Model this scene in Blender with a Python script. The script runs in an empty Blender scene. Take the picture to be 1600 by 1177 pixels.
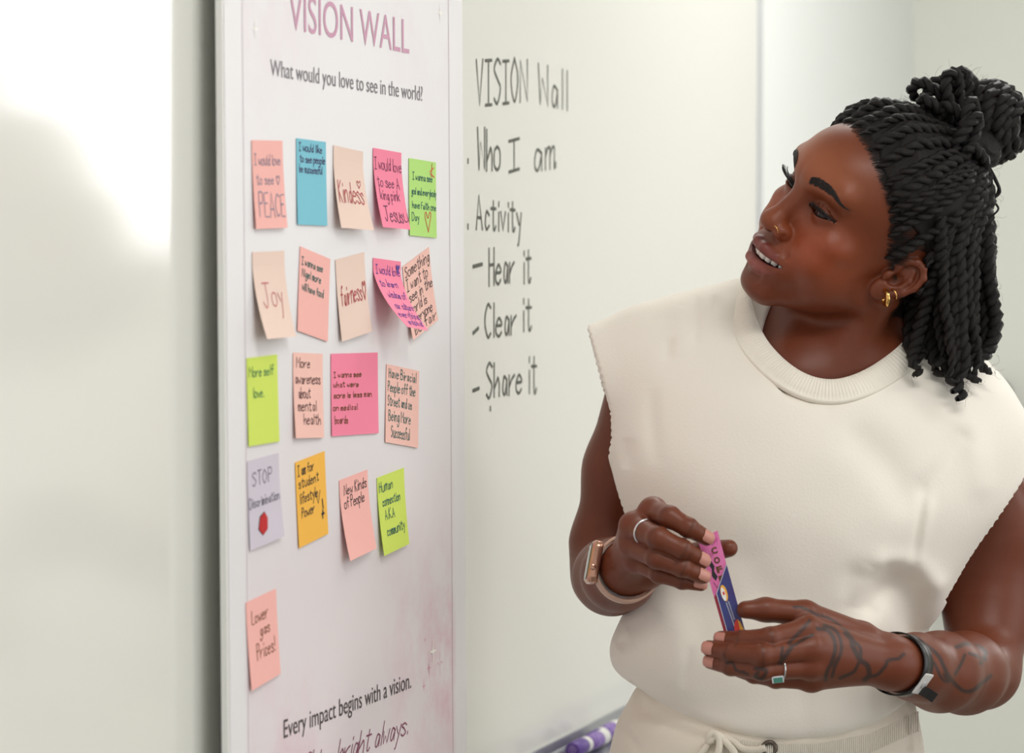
import bpy, bmesh, math, random
import numpy as np
from mathutils import Vector, Matrix

# ------------------------------------------------------------------ camera
F_PX, CX, CY, CAM_H = 5000.0, 800.0, 588.5, 1.52
PITCH = math.atan(157.5 / F_PX)
scene = bpy.context.scene
C = scene.collection
cam_data = bpy.data.cameras.new('camera')
cam_data.sensor_width = 36.0
cam_data.sensor_fit = 'HORIZONTAL'
cam_data.lens = F_PX / 1600.0 * 36.0
cam_data.dof.use_dof = True
cam_data.dof.focus_distance = 3.10
cam_data.dof.aperture_fstop = 6.3
cam_data.clip_start = 0.05
cam = bpy.data.objects.new('camera', cam_data)
C.objects.link(cam)
cam.location = (0, 0, CAM_H)
cam.rotation_euler = (math.pi / 2 - PITCH, 0, 0)
scene.camera = cam

# ------------------------------------------------------------------ world, exposure
vs = scene.view_settings
vs.view_transform = 'Standard'
vs.look = 'None'
vs.gamma = 1.0
vs.use_curve_mapping = False
vs.exposure = 0.25
WINDOW_GLOW = 4.5
world = bpy.data.worlds.new('daylight')
scene.world = world
world.use_nodes = True
wb = world.node_tree.nodes['Background']
wb.inputs[0].default_value = (1.0, 0.995, 0.985, 1)
wb.inputs[1].default_value = 0.62


def area_light(name, loc, aim, sx, sy, power, col):
    d = bpy.data.lights.new(name, 'AREA')
    d.shape = 'RECTANGLE'
    d.size, d.size_y = sx, sy
    d.energy = power
    d.color = col
    o = bpy.data.objects.new(name, d)
    C.objects.link(o)
    o.location = loc
    o.rotation_euler = (Vector(aim) - Vector(loc)).to_track_quat('-Z', 'Y').to_euler()
    return o


# added soft fill from the right, where no window is built
area_light('added_fill_right', (3.3, 1.9, 1.75), (0.2, 3.2, 1.35), 2.6, 1.7, 14, (1.0, 0.985, 0.97))
# troffers in the ceiling, over the room in front of the board
LAMPS = [(0.75, 1.7), (0.9, 4.3), (2.6, 2.8)]
LAMP_POWER = 11
for lx, ly in LAMPS:
    area_light('ceiling_lamp_light', (lx, ly, 2.72), (lx, ly, 0), 1.15, 0.55, LAMP_POWER, (1.0, 0.985, 0.955))

# ------------------------------------------------------------------ helpers
FW = np.array([0, math.cos(PITCH), -math.sin(PITCH)])
UP = np.array([0, math.sin(PITCH), math.cos(PITCH)])
CAMP = np.array([0, 0, CAM_H])


def ray(px, py):
    return np.array([(px - CX) / F_PX, 0, 0]) + FW - UP * ((py - CY) / F_PX)


def W(px, py, depth):
    """point seen at a pixel at a given distance along the optical axis"""
    return CAMP + ray(px, py) * depth


def project(p):
    p = np.asarray(p, float) - CAMP
    d = p @ FW
    return np.stack([CX + F_PX * p[..., 0] / d, CY - F_PX * (p @ UP) / d], -1)


MATS = {}


def mat(name, col, rough=0.5, metal=0.0, spec=0.5, bump=None, noise=None, emit=None, coat=0.0, sheen=0.0, sss=0.0, attr=None):
    """procedural principled material; bump=(scale, strength, distance); noise=(scale, colour2, contrast)"""
    if name in MATS:
        return MATS[name]
    m = bpy.data.materials.new(name)
    m.use_nodes = True
    nt = m.node_tree
    b = nt.nodes['Principled BSDF']
    c4 = (*col, 1) if len(col) == 3 else col
    b.inputs['Base Color'].default_value = c4
    b.inputs['Roughness'].default_value = rough
    b.inputs['Metallic'].default_value = metal
    b.inputs['Specular IOR Level'].default_value = spec
    b.inputs['Coat Weight'].default_value = coat
    b.inputs['Sheen Weight'].default_value = sheen
    if sss:
        b.inputs['Subsurface Weight'].default_value = sss
        b.inputs['Subsurface Radius'].default_value = (0.006, 0.0025, 0.0012)
        b.inputs['Subsurface Scale'].default_value = 1.0
    tc = nt.nodes.new('ShaderNodeTexCoord')
    src = None
    if attr:
        a = nt.nodes.new('ShaderNodeAttribute')
        a.attribute_name = attr
        src = a.outputs['Color']
        nt.links.new(src, b.inputs['Base Color'])
    if noise:
        n = nt.nodes.new('ShaderNodeTexNoise')
        n.inputs['Scale'].default_value = noise[0]
        n.inputs['Detail'].default_value = 6
        nt.links.new(tc.outputs['Object'], n.inputs['Vector'])
        r = nt.nodes.new('ShaderNodeMapRange')
        h = noise[2] if len(noise) > 2 else 0.15
        r.inputs[1].default_value = 0.5 - h
        r.inputs[2].default_value = 0.5 + h
        nt.links.new(n.outputs['Fac'], r.inputs[0])
        mx = nt.nodes.new('ShaderNodeMix')
        mx.data_type = 'RGBA'
        if src:
            mx.blend_type = 'MULTIPLY'
            mx.inputs[6].default_value = c4
            nt.links.new(src, mx.inputs[6])
        else:
            mx.inputs[6].default_value = c4
        mx.inputs[7].default_value = (*noise[1], 1)
        nt.links.new(r.outputs[0], mx.inputs[0])
        nt.links.new(mx.outputs[2], b.inputs['Base Color'])
    if bump:
        n = nt.nodes.new('ShaderNodeTexNoise')
        n.inputs['Scale'].default_value = bump[0]
        n.inputs['Detail'].default_value = 5
        nt.links.new(tc.outputs['Object'], n.inputs['Vector'])
        bp = nt.nodes.new('ShaderNodeBump')
        bp.inputs['Strength'].default_value = bump[1]
        bp.inputs['Distance'].default_value = bump[2]
        nt.links.new(n.outputs['Fac'], bp.inputs['Height'])
        nt.links.new(bp.outputs[0], b.inputs['Normal'])
    if emit:
        b.inputs['Emission Color'].default_value = (*emit[0], 1)
        b.inputs['Emission Strength'].default_value = emit[1]
    MATS[name] = m
    return m


def srgb(r, g, b):
    f = lambda c: (c / 12.92 if c <= 0.04045 else ((c + 0.055) / 1.055) ** 2.4)
    return (f(r / 255), f(g / 255), f(b / 255))


def mesh_obj(name, verts, faces, m=None, parent=None, smooth=False, attr=None):
    """one mesh object, world coordinates; faces: list or (n,4)/(n,3) array"""
    me = bpy.data.meshes.new(name)
    if isinstance(faces, np.ndarray):
        v = np.asarray(verts, np.float32)
        k = faces.shape[1]
        me.vertices.add(len(v))
        me.vertices.foreach_set('co', v.ravel())
        me.loops.add(faces.size)
        me.loops.foreach_set('vertex_index', faces.astype(np.int32).ravel())
        me.polygons.add(len(faces))
        me.polygons.foreach_set('loop_start', np.arange(0, faces.size, k, dtype=np.int32))
        me.update(calc_edges=True)
        me.validate()
    else:
        me.from_pydata([tuple(map(float, p)) for p in verts], [], [tuple(map(int, f)) for f in faces])
        me.update()
    if smooth:
        me.polygons.foreach_set('use_smooth', np.ones(len(me.polygons), bool))
    if attr is not None:
        a = me.color_attributes.new('Col', 'FLOAT_COLOR', 'POINT')
        a.data.foreach_set('color', np.c_[attr, np.ones(len(attr))].astype(np.float32).ravel())
    if m:
        me.materials.append(m)
    o = bpy.data.objects.new(name, me)
    C.objects.link(o)
    if parent:
        o.parent = parent
        o.matrix_parent_inverse = parent.matrix_world.inverted()
    return o


def empty(name, loc):
    o = bpy.data.objects.new(name, None)
    o.empty_display_size = 0.05
    C.objects.link(o)
    o.location = tuple(map(float, loc))
    o.matrix_world = Matrix.Translation(Vector(tuple(map(float, loc))))
    return o


def tag(o, label=None, cat=None, group=None, kind=None):
    if label:
        o['label'] = label
    if cat:
        o['category'] = cat
    if group:
        o['group'] = group
    if kind:
        o['kind'] = kind
    return o


class MB:
    """collects vertices and faces of one mesh"""

    def __init__(self):
        self.v = []
        self.f = []

    def add(self, v, f):
        n = len(self.v)
        self.v += [tuple(map(float, p)) for p in v]
        self.f += [tuple(int(i) + n for i in q) for q in f]
        return self

    def box(self, o, ex, ey, ez):
        """box from corner o with three edge vectors"""
        o, ex, ey, ez = (np.asarray(a, float) for a in (o, ex, ey, ez))
        v = [o, o + ex, o + ex + ey, o + ey, o + ez, o + ex + ez, o + ex + ey + ez, o + ey + ez]
        f = [(0, 3, 2, 1), (4, 5, 6, 7), (0, 1, 5, 4), (1, 2, 6, 5), (2, 3, 7, 6), (3, 0, 4, 7)]
        if np.dot(np.cross(ex, ey), ez) < 0:
            f = [q[::-1] for q in f]
        return self.add(v, f)

    def tube(self, pts, rad, seg=8, cap=True, closed=False, flat=None, up=None):
        """tube along points; rad a number or list; flat=(a,b) scales of the two section axes"""
        P = np.asarray(pts, float)
        n = len(P)
        r = np.full(n, rad) if np.isscalar(rad) else np.asarray(rad, float)
        if closed:
            T = np.roll(P, -1, 0) - np.roll(P, 1, 0)
        else:
            T = np.gradient(P, axis=0)
        T /= np.linalg.norm(T, axis=1)[:, None] + 1e-12
        u = np.asarray(up, float) if up is not None else (np.array([0, 0, 1.0]) if abs(T[0][2]) < 0.9 else np.array([1.0, 0, 0]))
        rings = []
        for i in range(n):
            u = (np.asarray(up, float) if up is not None else u)
            u = u - T[i] * np.dot(u, T[i])
            u /= np.linalg.norm(u) + 1e-12
            w = np.cross(T[i], u)
            a = np.arange(seg) * 2 * np.pi / seg
            fa, fb = flat if flat else (1, 1)
            rings.append(P[i] + r[i] * (np.cos(a)[:, None] * u * fa + np.sin(a)[:, None] * w * fb))
        v = np.concatenate(rings)
        f = []
        for i in range(n if closed else n - 1):
            for j in range(seg):
                a, b = i * seg + j, i * seg + (j + 1) % seg
                c, d = ((i + 1) % n) * seg + j, ((i + 1) % n) * seg + (j + 1) % seg
                f.append((a, b, d, c))
        if cap and not closed:
            f.append(tuple(range(seg))[::-1])
            f.append(tuple((n - 1) * seg + j for j in range(seg)))
        return self.add(v, f)

    def lathe(self, axis_o, axis_d, prof, seg=24):
        """prof: list of (t along axis, radius)"""
        o = np.asarray(axis_o, float)
        d = np.asarray(axis_d, float)
        d = d / np.linalg.norm(d)
        u = np.cross(d, [0.3, 0.5, 0.8])
        u /= np.linalg.norm(u)
        w = np.cross(d, u)
        a = np.arange(seg) * 2 * np.pi / seg
        v = np.concatenate([o + d * t + r * (np.cos(a)[:, None] * u + np.sin(a)[:, None] * w) for t, r in prof])
        f = []
        for i in range(len(prof) - 1):
            for j in range(seg):
                k = (j + 1) % seg
                f.append((i * seg + j, i * seg + k, (i + 1) * seg + k, (i + 1) * seg + j))
        f.append(tuple(range(seg))[::-1])
        f.append(tuple((len(prof) - 1) * seg + j for j in range(seg)))
        return self.add(v, f)

    def build(self, name, m=None, parent=None, smooth=False):
        return mesh_obj(name, self.v, self.f, m, parent, smooth)


def catmull(pts, n=6):
    P = np.asarray(pts, float)
    if len(P) < 3:
        return np.array([P[0] + (P[-1] - P[0]) * t for t in np.linspace(0, 1, n + 1)])
    Q = np.vstack([2 * P[0] - P[1], P, 2 * P[-1] - P[-2]])
    out = []
    for i in range(len(P) - 1):
        p0, p1, p2, p3 = Q[i:i + 4]
        for t in np.linspace(0, 1, n, endpoint=False):
            out.append(0.5 * (2 * p1 + (p2 - p0) * t + (2 * p0 - 5 * p1 + 4 * p2 - p3) * t * t + (3 * p1 - p0 - 3 * p2 + p3) * t ** 3))
    out.append(P[-1])
    return np.array(out)


# single-stroke handwriting: two characters a point, x then y (w..z = -4..-1); '!' = straight strokes
GLYPH = {
    'a': '44251311203144 4440', 'b': '0900 02243543311000', 'c': '442513112041', 'd': '44251311203142 4940',
    'e': '0343442503012041', 'f': '48392720 0545', 'g': '44251311203144 454z3x1w0y', 'h': '0900 0224354340',
    'i': '1510 1718', 'j': '252z1x0x 2728', 'k': '!0900 !4502 !1340', 'l': '1910', 'm': '0500 0315252320 2335454340',
    'n': '0500 0325354340', 'o': '25040120414425', 'p': '050w 032544422001', 'q': '44251311203144 454w', 'r': '0500 022445',
    's': '44250423412001', 't': '28213041 0646', 'u': '0502103042 4540', 'v': '!052045', 'w': '!0510234055', 'x': '!0540 !4500',
    'y': '0522314? 452x1w', 'z': '!05450040',
    'A': '!002950 !1343', 'B': '!0900 0939472505 0535523000', 'C': '482906032041', 'D': '!0900 093956533000', 'E': '!49090040 !0535',
    'F': '!490900 !0535', 'G': '4829060320414424', 'H': '!0900 !4940 !0545', 'I': '!0949 !2920 !0040', 'J': '49422002 !1979', 'K': '!0900 !490540',
    'L': '!090040', 'M': '!0009346960', 'N': '!00095059', 'O': '29060320434629', 'P': '!0900 0939473505', 'R': '!0900 0939473505 !2540',
    'S': '48290725432001', 'T': '!0949 !2920', 'U': '0902204249', 'V': '!092049', 'W': '!0910265059', 'Y': '!0924 !4920', 'X': '!0950 !5900',
    '!': '!1913 !1011', '.': '!1011', '-': '!0444', '?': '0729472423 2021', "'": '!1917', ',': '110z', '~': '30051836586530', '+': '!4200? ', '0': '29060320434629',
}
GLYPH['y'] = '0522313? 452x1w'.replace('313?', '32') if False else '0522 452x1w'
GLYPH.pop('+')
YC = {**{str(i): i for i in range(10)}, 'z': -1, 'y': -2, 'x': -3, 'w': -4}


def glyph_strokes(ch):
    out = []
    for s in GLYPH[ch].split():
        straight = s[0] == '!'
        s = s.lstrip('!')
        p = np.array([(int(s[i]), YC[s[i + 1]]) for i in range(0, len(s), 2)], float)
        out.append(p if straight else catmull(p, 4))
    return out


def text_strokes(txt, jitter=0.25, seed=0, slant=0.0, space=3.2, gap=1.7):
    """strokes of one line, unit = 1/9 of a capital"""
    rnd = random.Random(seed)
    x = 0
    out = []
    for ch in txt:
        if ch == ' ':
            x += space
            continue
        w = 0
        dy = rnd.uniform(-jitter, jitter)
        sc = 1 + rnd.uniform(-jitter, jitter) * 0.25
        for s in glyph_strokes(ch):
            q = s * sc + [0, dy]
            w = max(w, s[:, 0].max())
            q = q + np.array([[rnd.uniform(-1, 1), rnd.uniform(-1, 1)] for _ in range(len(q))]) * jitter * 0.25
            q[:, 0] += slant * q[:, 1] + x
            out.append(q)
        x += w + gap
    return out, x - gap


def ribbon(mb, path3, nrm, width):
    """flat pen stroke lying on a surface; path3 points, nrm their normals"""
    P = np.asarray(path3)
    if len(P) < 2:
        return
    T = np.gradient(P, axis=0)
    T /= np.linalg.norm(T, axis=1)[:, None] + 1e-12
    B = np.cross(nrm, T)
    B /= np.linalg.norm(B, axis=1)[:, None] + 1e-12
    P = P.copy()
    P[0] -= T[0] * width * 0.4
    P[-1] += T[-1] * width * 0.4
    h = width / 2
    top = nrm * 0.00018
    v = np.concatenate([P + B * h, P + top, P - B * h])
    n = len(P)
    f = []
    for i in range(n - 1):
        f.append((i, n + i, n + i + 1, i + 1))
        f.append((n + i, 2 * n + i, 2 * n + i + 1, n + i + 1))
    mb.add(v, f)
# ================================================================== the room
TH = math.atan(1506.0 / F_PX)
U = np.array([math.sin(TH), math.cos(TH), 0.0])      # along the board wall, away from the camera
N = np.array([math.cos(TH), -math.sin(TH), 0.0])     # out of the board wall, into the room
Z = np.array([0, 0, 1.0])
REF = W(415, 431, 2.75)                              # a point on the poster's face
REF[2] = 0
BOARD_OFF = -0.025                                   # whiteboard face behind the poster's middle
WALL_OFF = BOARD_OFF - 0.016


def wp(s, z, off=0.0):
    return REF + U * s + N * off + Z * z


def on_plane(px, py, p0, n):
    r = ray(px, py)
    return CAMP + r * (np.dot(p0 - CAMP, n) / np.dot(r, n))


def on_board(px, py):
    q = on_plane(px, py, wp(0, 0, BOARD_OFF), N) - REF
    return float(q @ U), float(q[2])


S_CORNER = on_board(1440, 200)[0]
S_BOARD_END = on_board(1183, 200)[0]
S0 = -4.2
CEIL = 2.75
m_wall = mat('wall_paint', srgb(234, 237, 234), 0.75, bump=(220, 0.06, 0.001))
m_wall2 = mat('wall_paint_far', srgb(232, 233, 224), 0.8, bump=(220, 0.06, 0.001))
m_ceil = mat('ceiling_tile', srgb(238, 238, 235), 0.9, bump=(90, 0.2, 0.002))
m_floor = mat('carpet_tile', srgb(150, 147, 140), 0.95, bump=(400, 0.6, 0.003), noise=(160, srgb(130, 128, 122)))
b = MB().box(wp(S0, 0, WALL_OFF), U * (S_CORNER - S0), -N * 0.12, Z * CEIL)
tag(b.build('wall_left', m_wall), kind='structure')
b = MB().box(wp(S_CORNER, 0, WALL_OFF - 0.12), U * 0.12, N * 5.2, Z * CEIL)
tag(b.build('wall_back', m_wall2), kind='structure')
b = MB().box(wp(S0, -0.06, WALL_OFF - 0.12), U * (S_CORNER - S0 + 0.12), N * 5.2, Z * 0.06)
tag(b.build('floor', m_floor), kind='structure')
b = MB().box(wp(S0, CEIL, WALL_OFF - 0.12), U * (S_CORNER - S0 + 0.12), N * 5.2, Z * 0.08)
tag(b.build('ceiling', m_ceil), kind='structure')
m_base = mat('baseboard_vinyl', srgb(90, 90, 92), 0.5)
b = MB().box(wp(S0, 0, WALL_OFF), U * (S_CORNER - S0), N * 0.008, Z * 0.1)
tag(b.build('baseboard_left', m_base), kind='structure')
b = MB().box(wp(S_CORNER, 0, WALL_OFF + 0.01), -U * 0.008, N * 5.0, Z * 0.1)
tag(b.build('baseboard_back', m_base), kind='structure')

m_alu = mat('brushed_aluminium', srgb(182, 184, 190), 0.32, metal=0.9, bump=(300, 0.05, 0.0005))
m_lampframe = mat('lamp_frame_white', srgb(235, 235, 235), 0.4)
m_lampglow = mat('lamp_diffuser', (1, 1, 1), 0.5, emit=((1.0, 0.975, 0.93), 3.0))
places = ['nearest the camera', 'over the far end of the room', 'over the middle of the room on the right']
for (lx, ly), pl in zip(LAMPS, places):
    e = tag(empty('ceiling_light', (lx, ly, CEIL)), 'recessed rectangular ceiling light panel ' + pl, 'ceiling light', 'ceiling light panels')
    fr = MB()
    for x0, y0, dx, dy in ((-.6, -.3, 1.2, .03), (-.6, .27, 1.2, .03), (-.6, -.27, .03, .54), (.57, -.27, .03, .54)):
        fr.box((lx + x0, ly + y0, CEIL - 0.012), (dx, 0, 0), (0, dy, 0), (0, 0, 0.012))
    fr.build('frame', m_lampframe, e)
    MB().box((lx - .57, ly - .27, CEIL - 0.006), (1.14, 0, 0), (0, .54, 0), (0, 0, 0.004)).build('diffuser', m_lampglow, e)

# ------------------------------------------------------------------ whiteboard with tray
m_board = mat('whiteboard_enamel', srgb(232, 232, 225), 0.13, spec=0.5, coat=0.0)
Z_TRAY = 0.967
wbd = tag(empty('whiteboard', wp(0, Z_TRAY, BOARD_OFF)),
          'long white dry-erase whiteboard with black handwritten list and metal tray', 'whiteboard')
S_B0 = -3.2
b = MB().box(wp(S_B0, Z_TRAY, BOARD_OFF), U * (S_BOARD_END - S_B0), -N * 0.014, Z * (2.25 - Z_TRAY))
b.build('panel', m_board, wbd)
tr = mat('board_edge_trim', srgb(205, 207, 210), 0.4, metal=0.3)
MB().box(wp(S_BOARD_END, Z_TRAY, BOARD_OFF - 0.014), U * 0.022, N * 0.018, Z * (2.27 - Z_TRAY)).build('edge_trim', tr, wbd)
MB().box(wp(S_B0, 2.25, BOARD_OFF - 0.014), U * (S_BOARD_END - S_B0), N * 0.018, Z * 0.02).build('edge_trim', tr, wbd)
# tray: extruded profile (off, z) swept along the wall
prof = [(0, .012), (.005, .014), (.007, .004), (.012, -.004), (.070, -.006), (.076, .000), (.080, .004), (.084, .000), (.080, -.012), (.010, -.014), (0, -.012)]
v = [wp(s, Z_TRAY + z, BOARD_OFF + o) for s in (S_B0, S_BOARD_END) for o, z in prof]
k = len(prof)
f = [(i, (i + 1) % k, k + (i + 1) % k, k + i) for i in range(k)] + [tuple(range(k))[::-1], tuple(range(k, 2 * k))]
mesh_obj('marker_tray', v, f, m_alu, wbd)

m_ink = mat('dry_erase_ink', srgb(78, 80, 70), 0.6)
# one entry a line: text, baseline pixel left, baseline pixel right, pixel height of capital at left
BOARD_TEXT = [
    ('VISION', (744, 166), (824, 158), 70, .15), ('Wall', (841, 162), (886, 172), 62, .1), ('Who', (746, 267), (781, 265), 64, .15), ('I', (795, 269), (811, 264), 48, 0),
    ('am', (832, 268), (866, 263), 60, 0), ('.', (868, 261), (873, 261), 60, 0), ('Activity', (744, 358), (814, 362), 52, .1),
    ('-', (739, 439), (753, 435), 50, .0), ('Hear', (764, 446), (803, 440), 56, .1), ('it', (817, 443), (829, 441), 56, .1),
    ('-', (739, 543), (747, 535), 50, .0), ('Clear', (758, 528), (806, 522), 52, .1), ('it', (816, 518), (830, 517), 56, .1),
    ('-', (739, 633), (748, 629), 50, .0), ('Share', (760, 622), (815, 614), 54, .15), ('it', (825, 615), (838, 614), 64, .1),
    ('.', (731, 254), (733, 254), 44, 0), ('.', (731, 357), (733, 357), 50, 0), ('.', (766, 641), (769, 641), 44, 0)]
for i, (txt, a, bb, hpx, jit) in enumerate(BOARD_TEXT):
    s0, z0 = on_board(*a)
    s1, z1 = on_board(*bb)
    hgt = z0 and (on_board(a[0], a[1] - hpx)[1] - z0)
    st, wd = text_strokes(txt, jit, i)
    g = MB()
    for q in st:
        if txt == '.':
            x = s0 + (q[:, 0] - 1) * 0.004
        else:
            x = s0 + q[:, 0] / max(wd, 1e-6) * (s1 - s0)
        y = z0 + (z1 - z0) * (x - s0) / max(s1 - s0, 1e-6) + q[:, 1] / 9.0 * hgt
        p = np.array([wp(xx, yy, BOARD_OFF + 0.0004) for xx, yy in zip(x, y)])
        ribbon(g, p, np.tile(N, (len(p), 1)), 0.0042 if len(p) < 3 and txt == '-' else 0.0036)
    o = g.build('handwriting', m_ink, wbd)

# ------------------------------------------------------------------ dry-erase markers lying in the tray
m_mwhite = mat('marker_barrel_white', srgb(226, 225, 220), 0.35)
m_mpurple = mat('marker_purple', srgb(86, 52, 140), 0.4)
m_mlabel = mat('marker_label_purple', srgb(116, 78, 165), 0.45, noise=(240, srgb(150, 125, 185)))


def marker(s, off, ang, label):
    base = wp(s, Z_TRAY + 0.004, BOARD_OFF + off)
    d = U * math.cos(ang) + N * math.sin(ang)
    e = tag(empty('dry_erase_marker', base), label, 'marker', 'purple markers in the tray')
    r = 0.0092
    c = base + Z * 0.003
    MB().lathe(c, d, [(.040, r * .93), (.048, r), (.118, r), (.121, r * .8)], 20).build('barrel', m_mwhite, e, True)
    MB().lathe(c, d, [(.052, r * 1.02), (.096, r * 1.02)], 20).build('label', m_mlabel, e, True)
    cap = MB().lathe(c, d, [(.0, r * .80), (.002, r * .98), (.036, r * 1.05), (.040, r * .95)], 20).build('cap', m_mpurple, e, True)
    MB().lathe(c, d, [(-.0006, r * .62), (.001, r * .62)], 20).build('cap_end', m_mlabel, cap)


tray0 = on_plane(900, 1164, wp(0, Z_TRAY, 0), Z) - REF
marker(float(tray0 @ U) - 0.09, 0.030, 0.05, 'purple-capped white marker with its cap end towards the camera')
marker(float(tray0 @ U) - 0.01, 0.030, 0.0, 'purple-labelled white marker lying further along the tray')

# ------------------------------------------------------------------ poster leaning on the tray
P_BOT, P_TOP = Z_TRAY + 0.006, 1.93
lean_b, lean_t = 0.003, -0.003
PV = wp(0, P_TOP, lean_t) - wp(0, P_BOT, lean_b)
P_H = float(np.linalg.norm(PV))
PV /= P_H
PN = np.cross(PV, U)
PN = PN if PN @ N > 0 else -PN
P0 = wp(0, P_BOT, lean_b)


def on_poster(px, py):
    q = on_plane(px, py, P0, PN) - P0
    return float(q @ U), float(q @ PV)


def pp(s, t, off=0.0):
    return P0 + U * s + PV * t + PN * off


PS0 = on_poster(352, 600)[0]
PS1 = on_poster(726, 600)[0]


def poster_material():
    m = bpy.data.materials.new('printed_poster')
    m.use_nodes = True
    nt = m.node_tree
    bs = nt.nodes['Principled BSDF']
    bs.inputs['Roughness'].default_value = 0.42
    at = nt.nodes.new('ShaderNodeAttribute')
    at.attribute_name = 'Col'
    tc = nt.nodes.new('ShaderNodeTexCoord')
    n = nt.nodes.new('ShaderNodeTexNoise')
    n.inputs['Scale'].default_value = 9
    n.inputs['Detail'].default_value = 9
    n.inputs['Roughness'].default_value = 0.65
    nt.links.new(tc.outputs['Object'], n.inputs['Vector'])
    mr = nt.nodes.new('ShaderNodeMapRange')
    mr.inputs[1].default_value, mr.inputs[2].default_value = 0.42, 0.66
    nt.links.new(n.outputs['Fac'], mr.inputs[0])
    mul = nt.nodes.new('ShaderNodeMath')
    mul.operation = 'MULTIPLY'
    sep = nt.nodes.new('ShaderNodeSeparateColor')
    nt.links.new(at.outputs['Color'], sep.inputs[0])
    nt.links.new(sep.outputs[0], mul.inputs[0])
    nt.links.new(mr.outputs[0], mul.inputs[1])
    base = nt.nodes.new('ShaderNodeMix')
    base.data_type = 'RGBA'
    base.inputs[6].default_value = (*srgb(236, 234, 236), 1)
    base.inputs[7].default_value = (*srgb(228, 205, 210), 1)
    nt.links.new(sep.outputs[1], base.inputs[0])
    mx = nt.nodes.new('ShaderNodeMix')
    mx.data_type = 'RGBA'
    mx.inputs[7].default_value = (*srgb(222, 168, 186), 1)
    nt.links.new(mul.outputs[0], mx.inputs[0])
    nt.links.new(base.outputs[2], mx.inputs[6])
    nt.links.new(mx.outputs[2], bs.inputs['Base Color'])
    return m


poster = tag(empty('poster', pp(0, 0)), 'tall pale pink foam-board poster covered with rows of sticky notes, leaning on the whiteboard', 'poster')
m_foam = mat('foam_core', srgb(238, 238, 234), 0.6)
MB().box(pp(PS0, 0, -0.006), U * (PS1 - PS0), PV * P_H, PN * 0.0056).build('foam_board', m_foam, poster)
# printed face, a fine grid whose vertex values place the watercolour tint (r) and pink wash (g)
gs, gt = 40, 60
vv, ff, cc = [], [], []
M_IN0, M_IN1 = on_poster(383, 600)[0], on_poster(704, 600)[0]
for j in range(gt + 1):
    for i in range(gs + 1):
        a, t = i / gs, j / gt
        s = PS0 + 0.004 + (PS1 - PS0 - 0.004) * a
        vv.append(pp(s, t * P_H, 0.0))
        inside = 1.0 if M_IN0 < s < M_IN1 else 0.0
        g = lambda a0, t0, ra, rt: math.exp(-((a - a0) / ra) ** 2 - ((t - t0) / rt) ** 2)
        w = 1.2 * g(.97, .17, .26, .11) + .75 * g(.14, .06, .2, .12) + .55 * g(.95, .93, .3, .12) + .5 * g(.08, .92, .22, .14)
        cc.append((min(1, w) * inside, max(0, min(1, .9 * (.55 - t))) * inside, 0))
for j in range(gt):
    for i in range(gs):
        a = j * (gs + 1) + i
        ff.append((a, a + 1, a + gs + 2, a + gs + 1))
pf = mesh_obj('printed_face', vv, ff, poster_material(), poster, attr=np.array(cc))
m_line = mat('print_border_line', srgb(226, 217, 221), 0.5)
for s in (M_IN0, M_IN1):
    MB().box(pp(s, 0.012, 0.0002), U * 0.0012, PV * (P_H - 0.024), PN * 0.0002).build('border_line', m_line, poster)


def font_mesh(txt, bold=0.0):
    cu = bpy.data.curves.new('tmp', 'FONT')
    cu.body = txt
    cu.resolution_u = 5
    cu.offset = bold
    o = bpy.data.objects.new('tmp', cu)
    C.objects.link(o)
    dg = bpy.context.evaluated_depsgraph_get()
    me = o.evaluated_get(dg).to_mesh()
    v = np.array([p.co[:] for p in me.vertices])
    f = [tuple(p.vertices) for p in me.polygons]
    o.to_mesh_clear()
    bpy.data.objects.remove(o)
    bpy.data.curves.remove(cu)
    return v, f


def poster_text(name, txt, left, right, cap_m, m):
    s0, t0 = on_poster(*left)
    s1, t1 = on_poster(*right)
    v, f = font_mesh(txt)
    x0, x1 = v[:, 0].min(), v[:, 0].max()
    capu = 0.72
    P = [pp(s0 + (x - x0) / (x1 - x0) * (s1 - s0), t0 + (t1 - t0) * (x - x0) / (x1 - x0) + y / capu * cap_m, 0.0004) for x, y, _ in v]
    return mesh_obj(name, P, f, m, poster)


m_title = mat('print_rose', srgb(205, 150, 178), 0.5)
m_grey = mat('print_charcoal', srgb(120, 116, 122), 0.5)
m_dark = mat('print_dark', srgb(62, 54, 58), 0.5)
m_plum = mat('print_plum', srgb(128, 40, 82), 0.5)
poster_text('title_lettering', 'VISION WALL', (452, 45), (639, 84), 0.034, m_title)
poster_text('question_lettering', 'What would you love to see in the world?', (422, 118), (660, 158), 0.0150, m_grey)
poster_text('slogan_lettering', 'Every impact begins with a vision.', (443, 1154), (642, 1075), 0.0168, m_dark)
s1, t1 = on_poster(636, 1147)
s0 = s1 - 0.40
st, wd = text_strokes('Live it. Shine bright always.', 0.06, 3, slant=0.35, space=3.0, gap=0.9)
g = MB()
for q in st:
    x = s0 + q[:, 0] / wd * (s1 - s0)
    p = np.array([pp(xx, t1 + yy / 9 * 0.021, 0.0004) for xx, yy in zip(x, q[:, 1])])
    ribbon(g, p, np.tile(PN, (len(p), 1)), 0.0016)
g.build('script_lettering', m_plum, poster)
# printed sparkles
m_spark = mat('print_sparkle_white', srgb(250, 247, 240), 0.5)
m_spark2 = mat('print_sparkle_rose', srgb(222, 160, 178), 0.5)


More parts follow.
